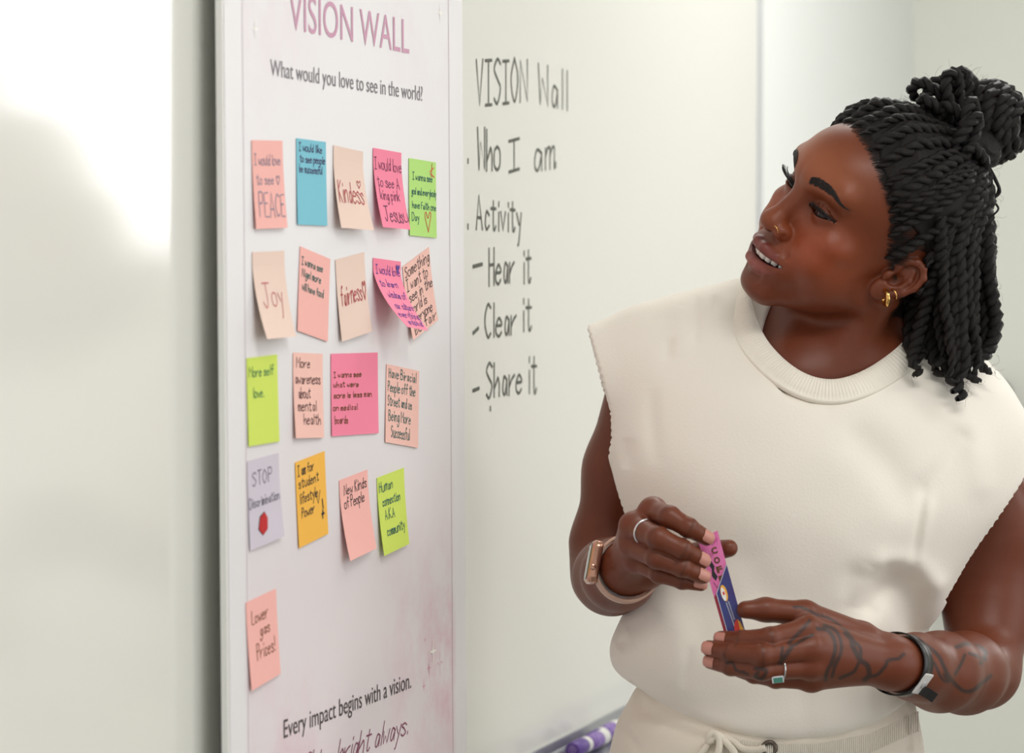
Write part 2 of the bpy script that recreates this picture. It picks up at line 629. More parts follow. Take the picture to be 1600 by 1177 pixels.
def sparkle(px, py, r, m, outline=False):
    s, t = on_poster(px, py)
    ang = np.arange(8) * math.pi / 4
    rr = np.where(np.arange(8) % 2 == 0, r, r * 0.16)
    ring = [pp(s + a * math.cos(g_), t + a * math.sin(g_) * 1.25, 0.0004) for a, g_ in zip(rr, ang)]
    if outline:
        inner = [pp(s + a * .74 * math.cos(g_), t + a * .74 * math.sin(g_) * 1.25, 0.0004) for a, g_ in zip(rr, ang)]
        mesh_obj('printed_sparkle', ring + inner, [(i, (i + 1) % 8, 8 + (i + 1) % 8, 8 + i) for i in range(8)], m, poster)
    else:
        c = pp(s, t, 0.0004)
        mesh_obj('printed_sparkle', ring + [c], [(i, (i + 1) % 8, 8) for i in range(8)], m, poster)


sparkle(676, 1018, 0.013, m_spark)
sparkle(687, 1036, 0.010, m_spark2, True)
sparkle(670, 1044, 0.007, m_spark2)
sparkle(662, 1072, 0.005, m_spark2)
sparkle(687, 20, 0.010, m_spark)
sparkle(398, 45, 0.009, m_spark)
sparkle(664, 1000, 0.004, m_spark2)

# ------------------------------------------------------------------ sticky notes
PK, PE, BE, BL, HP, GR, YG, LV, OR = [srgb(*c) for c in ((250, 188, 180), (248, 200, 188), (238, 212, 198), (128, 200, 218), (250, 140, 168), (186, 232, 130), (212, 232, 104), (212, 204, 216), (250, 190, 82))]
INK = {'navy': srgb(66, 62, 110), 'teal': srgb(40, 106, 100), 'red': srgb(186, 62, 70), 'plum': srgb(126, 40, 90), 'violet': srgb(104, 46, 150),
       'black': srgb(48, 42, 46), 'brown': srgb(92, 50, 52), 'olive': srgb(120, 66, 20), 'grey': srgb(120, 116, 128), 'green': srgb(50, 128, 84), 'rose': srgb(205, 120, 118), 'slate': srgb(150, 140, 160)}
# corners TL, TR, BR, BL in the photograph; colour; ink; lines (text, x0, x1, baseline, capital height) in note units; label
NOTES = [
    ((392, 219), (440, 220), (450, 356), (401, 358), PK, 'slate', [('I would love', .06, .9, .72, .12), ('to see ~', .1, .85, .5, .12), ('PEACE', .14, .95, .13, .26)], 'salmon pink sticky note reading I would love to see peace'),
    ((462, 216), (508, 222), (512, 353), (466, 351), BL, 'navy', [('I would like', .07, .85, .86, .09), ('to see people', .1, .95, .73, .09), ('be successful', .08, .85, .61, .09)], 'light blue sticky note with three small lines of writing'),
    ((520, 227), (566, 237), (585, 360), (534, 356), BE, 'red', [('Kindess', .08, .88, .32, .26), ('~', .72, .84, .52, .1)], 'pale beige sticky note reading kindness with a heart'),
    ((582, 231), (626, 239), (642, 359), (599, 355), HP, 'plum', [('I would love', .03, .98, .74, .15), ('to see A', .08, .85, .52, .14), ('king pink', .12, .8, .36, .13), ('Jesus', .15, .8, .08, .2), ('U', .84, .97, .1, .1)], 'hot pink sticky note mentioning Jesus beside a green one'),
    ((638, 247), (680, 254), (680, 372), (636, 368), GR, 'teal', [('I wanna see', .12, .85, .73, .09), ('god and everybody', .08, .99, .54, .09), ('have Faith one', .1, .98, .36, .09), ('Day', .08, .34, .2, .1)], 'light green sticky note with a red heart at the bottom'),
    ((393, 394), (443, 392), (463, 526), (418, 530), BE, 'rose', [('Joy', .18, .8, .36, .28)], 'pale beige sticky note reading joy'),
    ((468, 385), (515, 405), (507, 534), (462, 517), PK, 'teal', [('I wanna see', .06, .75, .8, .09), ('Nigel more', .08, .7, .66, .09), ('will have food', .1, .8, .5, .09)], 'pink sticky note with three small lines, tilted to the right'),
    ((523, 406), (568, 394), (582, 518), (535, 534), BE, 'red', [('fairness~', .1, .95, .42, .25)], 'pale beige sticky note reading fairness'),
    ((582, 403), (625, 409), (670, 517), (637, 511), HP, 'violet', [('I would love', .08, .95, .78, .13), ('to learn', .1, .75, .6, .1), ('wisdom of', .2, .9, .44, .1), ('our culture', .22, .95, .28, .1), ('everything', .1, .95, .15, .1), ('around us', .25, .9, .05, .09)], 'hot pink sticky note curling far off the poster'),
    ((628, 417), (669, 386), (685, 500), (646, 532), PE, 'black', [('Something', .06, .97, .82, .15), ('I want to', .06, .85, .64, .15), ('see in the', .1, .98, .48, .14), ('world is', .1, .7, .32, .14), ('everyone', .1, .85, .18, .13), ('be fair', .12, .95, .04, .13)], 'peach sticky note full of black writing, overlapped by a curled pink one'),
    ((384, 560), (432, 554), (433, 690), (386, 698), YG, 'green', [('More self', .06, .85, .78, .11), ('love.', .18, .52, .54, .11)], 'neon yellow-green sticky note reading more self love'),
    ((457, 551), (503, 553), (507, 684), (463, 685), PE, 'brown', [('More', .1, .55, .83, .12), ('awareness', .05, .9, .64, .12), ('about', .15, .55, .47, .12), ('mental', .12, .75, .32, .12), ('health', .3, .88, .16, .12)], 'peach sticky note reading more awareness about mental health'),
    ((516, 553), (589, 551), (590, 677), (516, 682), HP, 'olive', [('I wanna see', .05, .63, .71, .07), ('what were', .04, .57, .59, .07), ('more is less man', .05, .85, .46, .07), ('on medical', .03, .54, .31, .07), ('boards', .06, .33, .15, .09)], 'large bright pink square sticky note in the middle of the poster'),
    ((603, 569), (654, 580), (640, 700), (598, 691), PE, 'teal', [('Have Biracial', .07, .9, .84, .12), ('People off the', .05, .88, .66, .13), ('Street and us', .05, .78, .48, .13), ('Being More', .08, .75, .29, .14), ('Successful', .16, .72, .08, .15)], 'peach sticky note with dense green handwriting, right end of the third row'),
    ((385, 721), (434, 708), (445, 838), (388, 861), LV, 'grey', [('STOP', .14, .75, .7, .16), ('Discrimination', .02, .95, .46, .11)], 'lavender grey sticky note reading stop discrimination with a red shape'),
    ((460, 723), (506, 705), (513, 834), (467, 857), OR, 'black', [('I am for', .06, .6, .83, .12), ('student', .08, .75, .68, .12), ('lifestyle', .1, .7, .5, .12), ('Power', .14, .56, .33, .12), ('V', .62, .78, .42, .14)], 'orange sticky note with black writing'),
    ((529, 751), (573, 734), (589, 857), (548, 877), PK, 'black', [('New Kinds', .14, .93, .79, .13), ('of People', .12, .82, .63, .13)], 'pink sticky note reading new kinds of people'),
    ((588, 747), (630, 731), (640, 850), (601, 869), YG, 'teal', [('Human', .06, .55, .8, .13), ('connection', .14, .8, .61, .12), ('A.K.A', .2, .55, .43, .12), ('community', .2, .88, .22, .12)], 'yellow-green sticky note reading human connection'),
    ((383, 942), (430, 920), (439, 1053), (394, 1080), PK, 'olive', [('Lower', .16, .68, .72, .15), ('gas', .4, .72, .55, .13), ('Prices!', .26, .86, .3, .17)], 'salmon pink sticky note alone near the bottom reading lower gas prices'),
]
note_mats = {}


def note_surface(TL, TR, BR, BL):
    a0 = np.array(on_poster(*TL))
    a1 = np.array(on_poster(*TR))
    e = a1 - a0
    w = np.linalg.norm(e)
    e /= w
    dn = np.array([e[1], -e[0]])
    hgt = 0.0755

    def fit(a, px):
        # height and lift so the corner falls on its pixel (lift moves it right, height moves it down)
        h, l = hgt, 0.0
        for _ in range(12):
            def pr(h_, l_):
                q = a + dn * h_
                return project(pp(q[0], q[1], 0.001 + l_))
            r = np.array(px) - pr(h, l)
            J = np.stack([(pr(h + 1e-3, l) - pr(h, l)) / 1e-3, (pr(h, l + 1e-3) - pr(h, l)) / 1e-3], 1)
            d = np.linalg.solve(J, r)
            h, l = h + d[0], l + d[1]
        return h, max(l, 0.0008)

    hL, lL = fit(a0, BL)
    hR, lR = fit(a1, BR)

    def S(u, v):
        """u 0..1 left to right, v 0..1 bottom to top"""
        d = 1 - v
        q = a0 + e * (w * u) + dn * ((hL * (1 - u) + hR * u) * d)
        l = (lL * (1 - u) + lR * u)
        c = max(0.0, (d - 0.18) / 0.82)
        return pp(q[0], q[1], 0.0008 + l * (0.35 * c + 0.65 * c ** 1.9))

    return S


for k, (TL, TR, BR, BL_, col, ink, lines, label) in enumerate(NOTES):
    S = note_surface(TL, TR, BR, BL_)
    e = tag(empty('sticky_note', S(.5, 1)), label, 'sticky note', 'sticky notes on the poster')
    key = tuple(col)
    if key not in note_mats:
        note_mats[key] = mat('note_paper_%d' % len(note_mats), col, 0.75, spec=0.25, bump=(600, 0.05, 0.0003))
    nu, nv = 8, 18
    top, faces = [], []
    for j in range(nv + 1):
        for i in range(nu + 1):
            top.append(S(i / nu, j / nv))
    n1 = len(top)
    back = [p - PN * 0.00025 for p in top]
    for j in range(nv):
        for i in range(nu):
            a = j * (nu + 1) + i
            q = (a, a + 1, a + nu + 2, a + nu + 1)
            faces += [q, tuple(n1 + x for x in q[::-1])]
    rim = [i for i in range(nu + 1)] + [j * (nu + 1) + nu for j in range(1, nv + 1)] + [nv * (nu + 1) + i for i in range(nu - 1, -1, -1)] + [j * (nu + 1) for j in range(nv - 1, 0, -1)]
    for i in range(len(rim)):
        a, c = rim[i], rim[(i + 1) % len(rim)]
        faces.append((c, a, n1 + a, n1 + c))
    mesh_obj('paper', top + back, faces, note_mats[key], e)

    def lay(strokes, width, m, nm='handwriting'):
        g = MB()
        for q in strokes:
            q = np.asarray(q)
            P = np.array([S(*p) for p in q])
            Nn = []
            for u_, v_ in q:
                t1_ = S(u_ + .01, v_) - S(u_ - .01, v_)
                t2_ = S(u_, v_ + .01) - S(u_, v_ - .01)
                n_ = np.cross(t1_, t2_)
                Nn.append(n_ / np.linalg.norm(n_))
            Nn = np.array(Nn)
            ribbon(g, P + Nn * 0.0003, Nn, width)
        g.build(nm, m, e)

    im = mat('ink_' + ink, INK[ink], 0.6)
    for li, (txt, x0, x1, y0, hh) in enumerate(lines):
        st, wd = text_strokes(txt, 0.3, 17 * k + li)
        lay([np.c_[x0 + q[:, 0] / wd * (x1 - x0), y0 + q[:, 1] / 9 * hh] for q in st], 0.00105 if hh < .18 else 0.0014, im)
    redm = mat('ink_red_orange', srgb(222, 84, 62), 0.6)
    if label.startswith('light green'):
        hs = catmull([(.68, .07), (.56, .27), (.6, .32), (.67, .25), (.74, .33), (.78, .28), (.68, .07)], 5)
        lay([hs], 0.0015, redm, 'drawn_heart')
        lay([[(.76, .86), (.9, .92)], [(.84, .97), (.82, .8)], [(.78, .84), (.92, .8)]], 0.0014, redm, 'drawn_cross')
    if label.startswith('lavender'):
        pts = [(.32, .33), (.46, .37), (.54, .29), (.52, .17), (.38, .12), (.26, .2)]
        sh = [S(*p) + PN * 0.0006 for p in pts]
        mesh_obj('red_shape', sh, [tuple(range(6))], mat('ink_red_fill', srgb(196, 30, 36), 0.5), e)
        lay([[*pts, pts[0]]], 0.0014, mat('ink_black', INK['black'], 0.6), 'drawn_outline')
    if label.startswith('orange'):
        lay([[(.84, .44), (.86, .34)], [(.8, .27), (.88, .27)], [(.84, .31), (.83, .22)]], 0.0022, im, 'drawn_marks')
    if label.startswith('hot pink sticky note curling'):
        hs = [(.86, .82), (.8, .92), (.84, .95), (.87, .92), (.92, .95), (.94, .91)]
        mesh_obj('drawn_heart', [S(*p) + PN * 0.0006 for p in hs], [tuple(range(6))], mat('ink_violet_fill', srgb(70, 44, 150), .6), e)

# ------------------------------------------------------------------ narrow window in the far wall
BK = wp(S_CORNER, 0, 0)


def mirror_hit(px, py):
    """where the board mirrors a pixel's ray onto the far wall: offset from the corner and height"""
    p = on_plane(px, py, wp(0, 0, BOARD_OFF), N)
    r = ray(px, py)
    r = r - 2 * (r @ N) * N
    q = p + r * (np.dot(BK - p, U) / np.dot(r, U))
    return float((q - REF) @ N), float(q[2])


w0 = mirror_hit(345, 0)[0]
w1, zs, zt = mirror_hit(4, 0)[0], 1.58, 2.45
w0, w1 = min(w0, w1), max(w0, w1)
win = tag(empty('window_1', wp(S_CORNER, zs, w0)), kind='structure')
m_pane = mat('bright_sky_pane', (1, 1, 1), 0.2, emit=((1.0, 0.99, 0.98), WINDOW_GLOW))
m_wfr = mat('window_frame_white', srgb(230, 230, 228), 0.4)
MB().box(wp(S_CORNER, zs, w0) - U * 0.012, N * (w1 - w0), Z * (zt - zs), U * 0.008).build('pane', m_pane, win)
for o_, dn_, z_, dz_ in ((w0 - .05, w1 - w0 + .1, zs - .05, .05), (w0 - .05, w1 - w0 + .1, zt, .05), (w0 - .05, .05, zs, zt - zs), (w1, .05, zs, zt - zs)):
    MB().box(wp(S_CORNER, z_, o_) - U * 0.03, N * dn_, Z * dz_, U * 0.026).build('window_frame', m_wfr, win)

# ------------------------------------------------------------------ dark bag hanging on the far wall behind the shoulder
bgc = on_plane(1548, 760, BK - U * 0.08, U)
top_z = float(on_plane(1548, 622, BK - U * 0.08, U)[2])
bag = tag(empty('backpack', bgc), 'dark bag hanging on the far wall, just showing past the shoulder at the right edge', 'bag')
m_bag = mat('dark_canvas', srgb(36, 40, 36), 0.85, bump=(300, 0.3, 0.002))
v, f = [], []
sg, hgt_ = 20, 0.36
zz = np.linspace(0, 1, 12)
for t in zz:
    a = 0.074 * min(1, (1 - t) * 3.2 + .12) ** .5 * (1 if t > .1 else .92)
    bq = 0.06 * min(1, (1 - t) * 3 + .1) ** .5
    for q in range(sg):
        an = q * 2 * math.pi / sg
        v.append(np.array([bgc[0], bgc[1], top_z - hgt_ + hgt_ * t]) + N * a * math.copysign(abs(math.cos(an)) ** .7, math.cos(an)) + U * bq * math.copysign(abs(math.sin(an)) ** .7, math.sin(an)))
for i in range(len(zz) - 1):
    for q in range(sg):
        f.append((i * sg + q, i * sg + (q + 1) % sg, (i + 1) * sg + (q + 1) % sg, (i + 1) * sg + q))
f += [tuple(range(sg))[::-1], tuple((len(zz) - 1) * sg + q for q in range(sg))]
mesh_obj('bag_body', v, f, m_bag, bag, True)
hb = np.array([bgc[0], bgc[1], top_z])
MB().tube(catmull([hb - N * .03 - Z * .02, hb - N * .028 + U * .03 + Z * .015, hb + U * .045 + Z * .03, hb + N * .028 + U * .03 + Z * .015, hb + N * .03 - Z * .02], 5), 0.006, 8).build('handle', m_bag, bag, True)
MB().tube([hb + U * .08 + Z * .025, hb + U * .04 + Z * .022, hb + U * .036 + Z * .04], 0.005, 8).build('wall_hook', m_alu, bag, True)
# ================================================================== sculpting kit: smooth-blended distance fields -> one mesh
f32 = np.float32


def smin(a, b, k):
    if k <= 0:
        return np.minimum(a, b)
    h = np.clip(0.5 + 0.5 * (b - a) / k, 0, 1)
    return b + (a - b) * h - k * h * (1 - h)


def smax(a, b, k):
    return -smin(-a, -b, k)


def ell(P, c, r, R=None):
    q = P - np.asarray(c, f32)
    if R is not None:
        q = q @ np.asarray(R, f32)
    r = np.asarray(r, f32)
    k0 = np.sqrt(((q / r) ** 2).sum(1))
    k1 = np.sqrt(((q / (r * r)) ** 2).sum(1)) + 1e-9
    return k0 * (k0 - 1) / k1


def cap(P, a, b, ra, rb=None):
    a = np.asarray(a, f32)
    b = np.asarray(b, f32)
    rb = ra if rb is None else rb
    d = b - a
    q = P - a
    t = np.clip((q @ d) / max(float(d @ d), 1e-12), 0, 1)
    return np.sqrt(((q - t[:, None] * d) ** 2).sum(1)) - (ra + (rb - ra) * t)


def chain(P, pts, rad, k):
    d = None
    for i in range(len(pts) - 1):
        e = cap(P, pts[i], pts[i + 1], rad[i], rad[i + 1])
        d = e if d is None else smin(d, e, k)
    return d


def boxed(f, lo, hi):
    """evaluate f only near its bounding box; elsewhere the distance to the box"""
    lo = np.asarray(lo, f32)
    hi = np.asarray(hi, f32)

    def g(P):
        q = np.maximum(np.maximum(lo - P, P - hi), 0)
        d = np.sqrt((q * q).sum(1)) + f32(0.05)
        m = d < 0.0501
        if m.any():
            d[m] = f(P[m])
        return d
    return g


def sculpt(f, lo, hi, h, polish=1, band=1.0):
    """sparse surface nets of f=0 with cell size h -> vertices, quads"""
    lo = np.asarray(lo, float)
    hi = np.asarray(hi, float)
    lv = 4
    s = h * 2 ** lv
    n = np.ceil((hi - lo) / s).astype(int)
    idx = np.stack(np.meshgrid(*[np.arange(k) for k in n], indexing='ij'), -1).reshape(-1, 3)
    off = np.array([[i, j, k] for i in (0, 1) for j in (0, 1) for k in (0, 1)])

    def ev(Q):
        out = np.empty(len(Q), f32)
        for i in range(0, len(Q), 200000):
            out[i:i + 200000] = f(Q[i:i + 200000].astype(f32))
        return out
    for L in range(lv + 1):
        d = ev(lo + (idx + 0.5) * s)
        idx = idx[np.abs(d) < s * band * (1.9 if L < lv else 1.4)]
        if L < lv:
            idx = (2 * idx[:, None, :] + off[None]).reshape(-1, 3)
            s /= 2
    N_ = n * 2 ** lv + 2
    key = lambda a: (a[..., 0] * N_[1] + a[..., 1]) * N_[2] + a[..., 2]
    ck = key(idx)
    o = np.argsort(ck)
    idx, ck = idx[o], ck[o]
    cor = idx[:, None, :] + off[None]
    uk, inv = np.unique(key(cor).ravel(), return_inverse=True)
    ux = np.stack([uk // (N_[1] * N_[2]), (uk // N_[2]) % N_[1], uk % N_[2]], 1)
    val = ev(lo + ux * s)
    V = val[inv].reshape(-1, 8)
    neg = V < 0
    mixed = neg.any(1) & ~neg.all(1)
    idx, ck, V, neg = idx[mixed], ck[mixed], V[mixed], neg[mixed]
    acc = np.zeros((len(idx), 3))
    cnt = np.zeros(len(idx))
    E = [(0, 4), (1, 5), (2, 6), (3, 7), (0, 2), (1, 3), (4, 6), (5, 7), (0, 1), (2, 3), (4, 5), (6, 7)]
    for a, b_ in E:
        m = neg[:, a] != neg[:, b_]
        t = V[m, a] / (V[m, a] - V[m, b_])
        acc[m] += off[a] + t[:, None] * (off[b_] - off[a])
        cnt[m] += 1
    vert = lo + (idx + acc / cnt[:, None]) * s
    for _ in range(polish):
        e = h * 0.5
        d0 = ev(vert)
        g = np.stack([ev(vert + np.eye(3)[i] * e) - d0 for i in range(3)], 1) / e
        gl = (g * g).sum(1) + 1e-6
        st = (d0 / gl)[:, None] * g
        ln = np.linalg.norm(st, axis=1)
        vert = vert - st * np.minimum(1, 0.5 * h / (ln + 1e-12))[:, None]
    quads = []
    for ax, (b1, b2), c1 in ((0, (1, 2), 4), (1, (2, 0), 2), (2, (0, 1), 1)):
        m = np.where(neg[:, 0] != neg[:, c1])[0]
        base = idx[m]
        d1 = np.zeros(3, int)
        d1[b1] = 1
        d2 = np.zeros(3, int)
        d2[b2] = 1
        q = []
        ok = np.ones(len(m), bool)
        for dd in (0 * d1, d1, d1 + d2, d2):
            kk = key(base - dd)
            p = np.clip(np.searchsorted(ck, kk), 0, len(ck) - 1)
            ok &= ck[p] == kk
            q.append(p)
        q = np.stack(q, 1)[ok]
        fl = neg[m, 0][ok]
        q[~fl] = q[~fl][:, ::-1]
        quads.append(q)
    return vert, np.concatenate(quads)
# ================================================================== the person
HR = np.array([[-0.34616, -0.81589, 0.46313], [0.80562, -0.51149, -0.29894], [0.48079, 0.26963, 0.83435]])
HT = np.array([0.34432735, 3.15993432, 1.55803155])


def head_to_world(p):
    return (np.asarray(p, float) / 1000.0) @ HR.T + HT


def world_to_head(P):
    return ((P - HT) @ HR) * 1000.0


def W3(t):
    return W(*t)


UPL = 3.6                                            # rise of the upper lid edge, eyes lowered


def head_mm(Q):
    """head in millimetres: x her right, y forward, z up; mirrored in x"""
    P = Q.copy()
    P[:, 0] = np.abs(P[:, 0])
    x, y, z = P[:, 0], P[:, 1], P[:, 2]
    d = ell(P, (0, -10, 38), (74, 92, 82))
    d = smin(d, ell(P, (0, 27, 51), (66, 75, 58)), 22)
    d = smin(d, ell(P, (0, 36, -12), (60, 54, 60)), 22)
    d = smin(d, ell(P, (0, 34, -50), (45, 46, 38)), 20)
    d = smin(d, cap(P, (50, 4, -44), (14, 74, -79), 13, 13), 18)
    d = smin(d, ell(P, (42, 42, -38), (17, 26, 24)), 18)
    d = smin(d, ell(P, (0, 78, -81), (20, 18, 14.5)), 14)
    d = smin(d, ell(P, (45, 61, -5), (20, 20, 15)), 16)
    d = smin(d, ell(P, (39, 66, -28), (20, 19, 18)), 14)
    d = smin(d, cap(P, (6, 88, 43), (47, 77, 45), 9.5, 7.5), 16)
    d = smax(d, -ell(P, (33, 92, 19), (18, 13, 12)), 12)
    # muzzle, nose
    d = smin(d, ell(P, (0, 76, -48), (37, 25, 29)), 12)
    d = smin(d, cap(P, (0, 86, 31), (0, 99.5, -6), 7.2, 9.6), 9)
    d = smin(d, ell(P, (0, 103, -15), (13.5, 12.5, 11)), 6)
    d = smin(d, ell(P, (13.5, 95, -18.5), (8.5, 11, 8.2)), 4)
    d = smax(d, -ell(P, (7.5, 103, -26.5), (4.2, 6.5, 4.2)), 2)
    d = smax(d, -cap(P, (0, 106, -30), (0, 108, -38), 2.6), 4)
    d = smax(d, -chain(P, [(21, 97, -20), (25, 93, -27), (29, 89, -35)], [1.0, 1.3, .8], 2), 6)
    # eyelids
    d = smin(d, ell(P, (31.5, 73, 18.5), (15.5, 14.4, 13.5)), 5)
    t = (x - 16.0) / 32.0
    par = 4 * t * (1 - t)
    zb = 16.6 + 3.6 * t
    up = zb + UPL * par
    lw = zb - 3.3 * par
    crease = np.sqrt((z - (zb + 7.6 * par + 0.5)) ** 2 + np.where((t < 0) | (t > 1), 100, 0) + np.clip(72 - y, 0, 99) ** 2)
    d = smax(d, -(crease - 0.3), 1.4)
    op = np.maximum(np.maximum(z - up, lw - z) * 0.9, 62 - y)
    d = smax(d, -op, 0.8)
    # mouth, corners lifted in a smile
    w = (x / 28.0) ** 2
    M = P.copy()
    M[:, 2] = z - 3.4 * w
    lipU = chain(M, [(0, 100.5, -42.6), (7, 100.2, -41.8), (20, 93.5, -44.8), (36.5, 75, -52)], [5.4, 5.4, 4.6, 2.2], 2)
    lipL = chain(M, [(0, 96.5, -61.2), (10, 95, -60.8), (25, 86.5, -57.2), (36.5, 74.5, -52.6)], [7.2, 6.8, 5, 2.2], 2)
    d = smin(d, lipU, 3.0)
    d = smin(d, lipL, 3.0)
    d = smax(d, -cap(M, (0, 103, -71.5), (14, 97, -70.5), 3.0), 7)
    cav = ell(M, (0, 97, -51.2), (33.5, 27, 3.5))
    d = smax(d, -cav, 1.6)
    # ears
    a = np.array([0.10, -0.40, 0.91])
    a /= np.linalg.norm(a)
    b_ = np.array([0.50, -0.80, -0.30])
    b_ -= a * (a @ b_)
    b_ /= np.linalg.norm(b_)
    n = np.cross(a, b_)
    n = n if n[0] > 0 else -n
    O = np.array([68, 0, -4])
    e = lambda aa, bb, nn=0.0: O + (a * aa + b_ * bb + n * nn) * 0.88
    Re = np.stack([a, b_, n], 1)
    ear = ell(P, e(6, 14, -2.5), (27, 15, 4.2), Re)
    ear = smin(ear, ell(P, e(-19, 7, 0), (10, 8.5, 4.2), Re), 6)
    hel = [e(1, 7, 1), e(12, 0, 2), e(24, 1, 2.5), e(32, 9, 3), e(33, 18, 3.5), e(26, 27, 4), e(13, 30, 4), e(-1, 26.5, 3), e(-12, 19, 2), e(-20, 13, 1)]
    ear = smin(ear, chain(P, hel, [2.4, 3.2, 3.4, 3.6, 3.6, 3.6, 3.5, 3.3, 3.2, 3.4], 2), 2.5)
    ear = smax(ear, -ell(P, e(-1, 11, 6), (11, 8, 8.5), Re), 2.5)
    ear = smin(ear, chain(P, [e(22, 15, 1), e(12, 20.5, 2), e(0, 20.5, 2), e(-10, 13, 1.5), e(-11, 6, 2)], [2.2, 3, 3, 3, 2.6], 2), 2)
    ear = smin(ear, ell(P, e(-2, -1, 3.0), (6, 4, 4), Re), 3)
    d = smin(d, ear, 4)
    return d


HEAD_C = head_to_world((0, 10, 10))
LO_HEAD = HEAD_C - 0.19
HI_HEAD = HEAD_C + 0.19


def f_head(P):
    return head_mm(world_to_head(P).astype(f32)) / f32(1000.0)


# ---- arms and hands: joints as (pixel x, pixel y, distance), radii in metres
ARM_R = [(1015, 590, 3.26), (978, 735, 3.275), (950, 850, 3.29), (948, 901, 3.28), (956, 901, 3.20), (967, 898, 3.12), (980, 889, 3.045)]
ARM_R_r = [0.040, 0.041, 0.0360, 0.0325, 0.0355, 0.0330, 0.0258]
ARM_L = [(1535, 745, 3.27), (1565, 830, 3.275), (1545, 970, 3.26), (1534, 1048, 3.225), (1508, 1052, 3.165), (1468, 1050, 3.085), (1432, 1043, 3.03), (1398, 1037, 2.985)]
ARM_L_r = [0.038, 0.046, 0.0405, 0.0355, 0.0375, 0.0355, 0.0290, 0.0255]
HAND_R = dict(
    wrist=(980, 889, 3.045),
    index=[(1020, 799, 2.962), (1046, 808, 2.928), (1076, 825, 2.922), (1104, 841, 2.934)],
    middle=[(989, 822, 2.960), (1028, 841, 2.918), (1066, 859, 2.915), (1098, 876, 2.930)],
    ring=[(988, 852, 2.965), (1026, 872, 2.925), (1066, 887, 2.920), (1099, 901, 2.932)],
    little=[(996, 876, 2.975), (1030, 897, 2.944), (1066, 908, 2.936), (1095, 914, 2.942)],
    thumb=[(1015, 890, 3.03), (1062, 872, 3.00), (1106, 862, 2.972), (1139, 857, 2.960)])
HAND_L = dict(
    wrist=(1398, 1037, 2.985),
    index=[(1262, 984, 2.930), (1203, 998, 2.912), (1160, 1001, 2.922), (1127, 998, 2.938)],
    middle=[(1268, 1014, 2.922), (1190, 1024, 2.903), (1142, 1020, 2.918), (1108, 1013, 2.936)],
    ring=[(1266, 1042, 2.926), (1190, 1047, 2.908), (1142, 1041, 2.922), (1110, 1034, 2.940)],
    little=[(1268, 1062, 2.942), (1212, 1061, 2.934), (1178, 1055, 2.944), (1155, 1049, 2.955)],
    thumb=[(1345, 1000, 2.985), (1258, 960, 2.955), (1196, 953, 2.946), (1165, 953, 2.942)])
FR = dict(index=[.0112, .0099, .0088, .0071], middle=[.0116, .0102, .0090, .0073], ring=[.0110, .0096, .0085, .0069],
          little=[.0098, .0083, .0074, .0060], thumb=[.0165, .0122, .0105, .0082])


def hand_field(H):
    wr = W3(H['wrist'])
    J = {k: [W3(p) for p in H[k]] for k in FR}

    def f(P):
        fing = None
        for k in ('index', 'middle', 'ring', 'little'):
            c = chain(P, J[k], FR[k], 0.0016)
            for i, s in ((1, 1.05), (2, 1.03)):
                c = smin(c, ell(P, J[k][i], (FR[k][i] * s,) * 3), 0.003)
            fing = c if fing is None else smin(fing, c, 0.0012)
        palm = None
        for k, rw in (('index', .016), ('middle', .017), ('ring', .016), ('little', .015)):
            j = J[k][0]
            st = wr + (j - wr) * 0.12
            c = cap(P, st, j, rw, FR[k][0] * 1.12)
            palm = c if palm is None else smin(palm, c, 0.010)
        mid = [J['index'][0], J['little'][0]]
        palm = smin(palm, cap(P, mid[0], mid[1], .0105, .0095), 0.008)
        th = chain(P, [wr + (J['thumb'][0] - wr) * .5] + J['thumb'], [.018] + FR['thumb'], 0.006)
        d = smin(palm, fing, 0.005)
        return smin(d, th, 0.007)
    allp = np.array([wr] + sum(J.values(), []))
    return f, allp.min(0) - 0.07, allp.max(0) + 0.07, J, wr


hr = hand_field(HAND_R)
hl = hand_field(HAND_L)


def arm_field(pts, rad):
    J = [W3(p) for p in pts]

    def f(P):
        d = chain(P, J, rad, 0.018)
        return d
    A_ = np.array(J)
    return f, A_.min(0) - 0.115, A_.max(0) + 0.115, J


ar = arm_field(ARM_R, ARM_R_r)
al = arm_field(ARM_L, ARM_L_r)
NECK0 = head_to_world((0, -14, -28))
NECK1 = W(1312, 545, 3.245)
NOTCH = W(1272, 578, 3.165)


def f_torso(P):
    d = cap(P, NECK0, NECK1, 0.054, 0.062)
    for sx, rr in ((-1, .011), (1, .011)):
        d = smin(d, cap(P, head_to_world((sx * 58, -22, -32)), NOTCH + np.array([sx * -0.014, 0, 0]), .013, rr), 0.022)
    d = smin(d, cap(P, W(1330, 520, 3.30), W(1040, 560, 3.255), .05, .045), 0.05)
    d = smin(d, cap(P, W(1330, 520, 3.30), W(1495, 668, 3.275), .045, .036), 0.05)
    d = smin(d, cap(P, W(1245, 612, 3.196), W(1372, 616, 3.20), .060, .060), 0.045)
    d = smin(d, ell(P, W(1275, 760, 3.262), (.150, .092, .19)), 0.06)
    d = smin(d, cap(P, W(1255, 850, 3.265), W(1210, 1180, 3.25), .095, .10), 0.06)
    return d


g_head = boxed(f_head, LO_HEAD, HI_HEAD)
g_hr = boxed(hr[0], hr[1], hr[2])
g_hl = boxed(hl[0], hl[1], hl[2])
g_ar = boxed(ar[0], ar[1], ar[2])
g_al = boxed(al[0], al[1], al[2])


def f_body(P):
    d = f_torso(P)
    d = smin(d, g_head(P), 0.016)
    A_ = smin(g_ar(P), g_hr(P), 0.014)
    B_ = smin(g_al(P), g_hl(P), 0.014)
    d = smin(d, A_, 0.03)
    return smin(d, B_, 0.03)


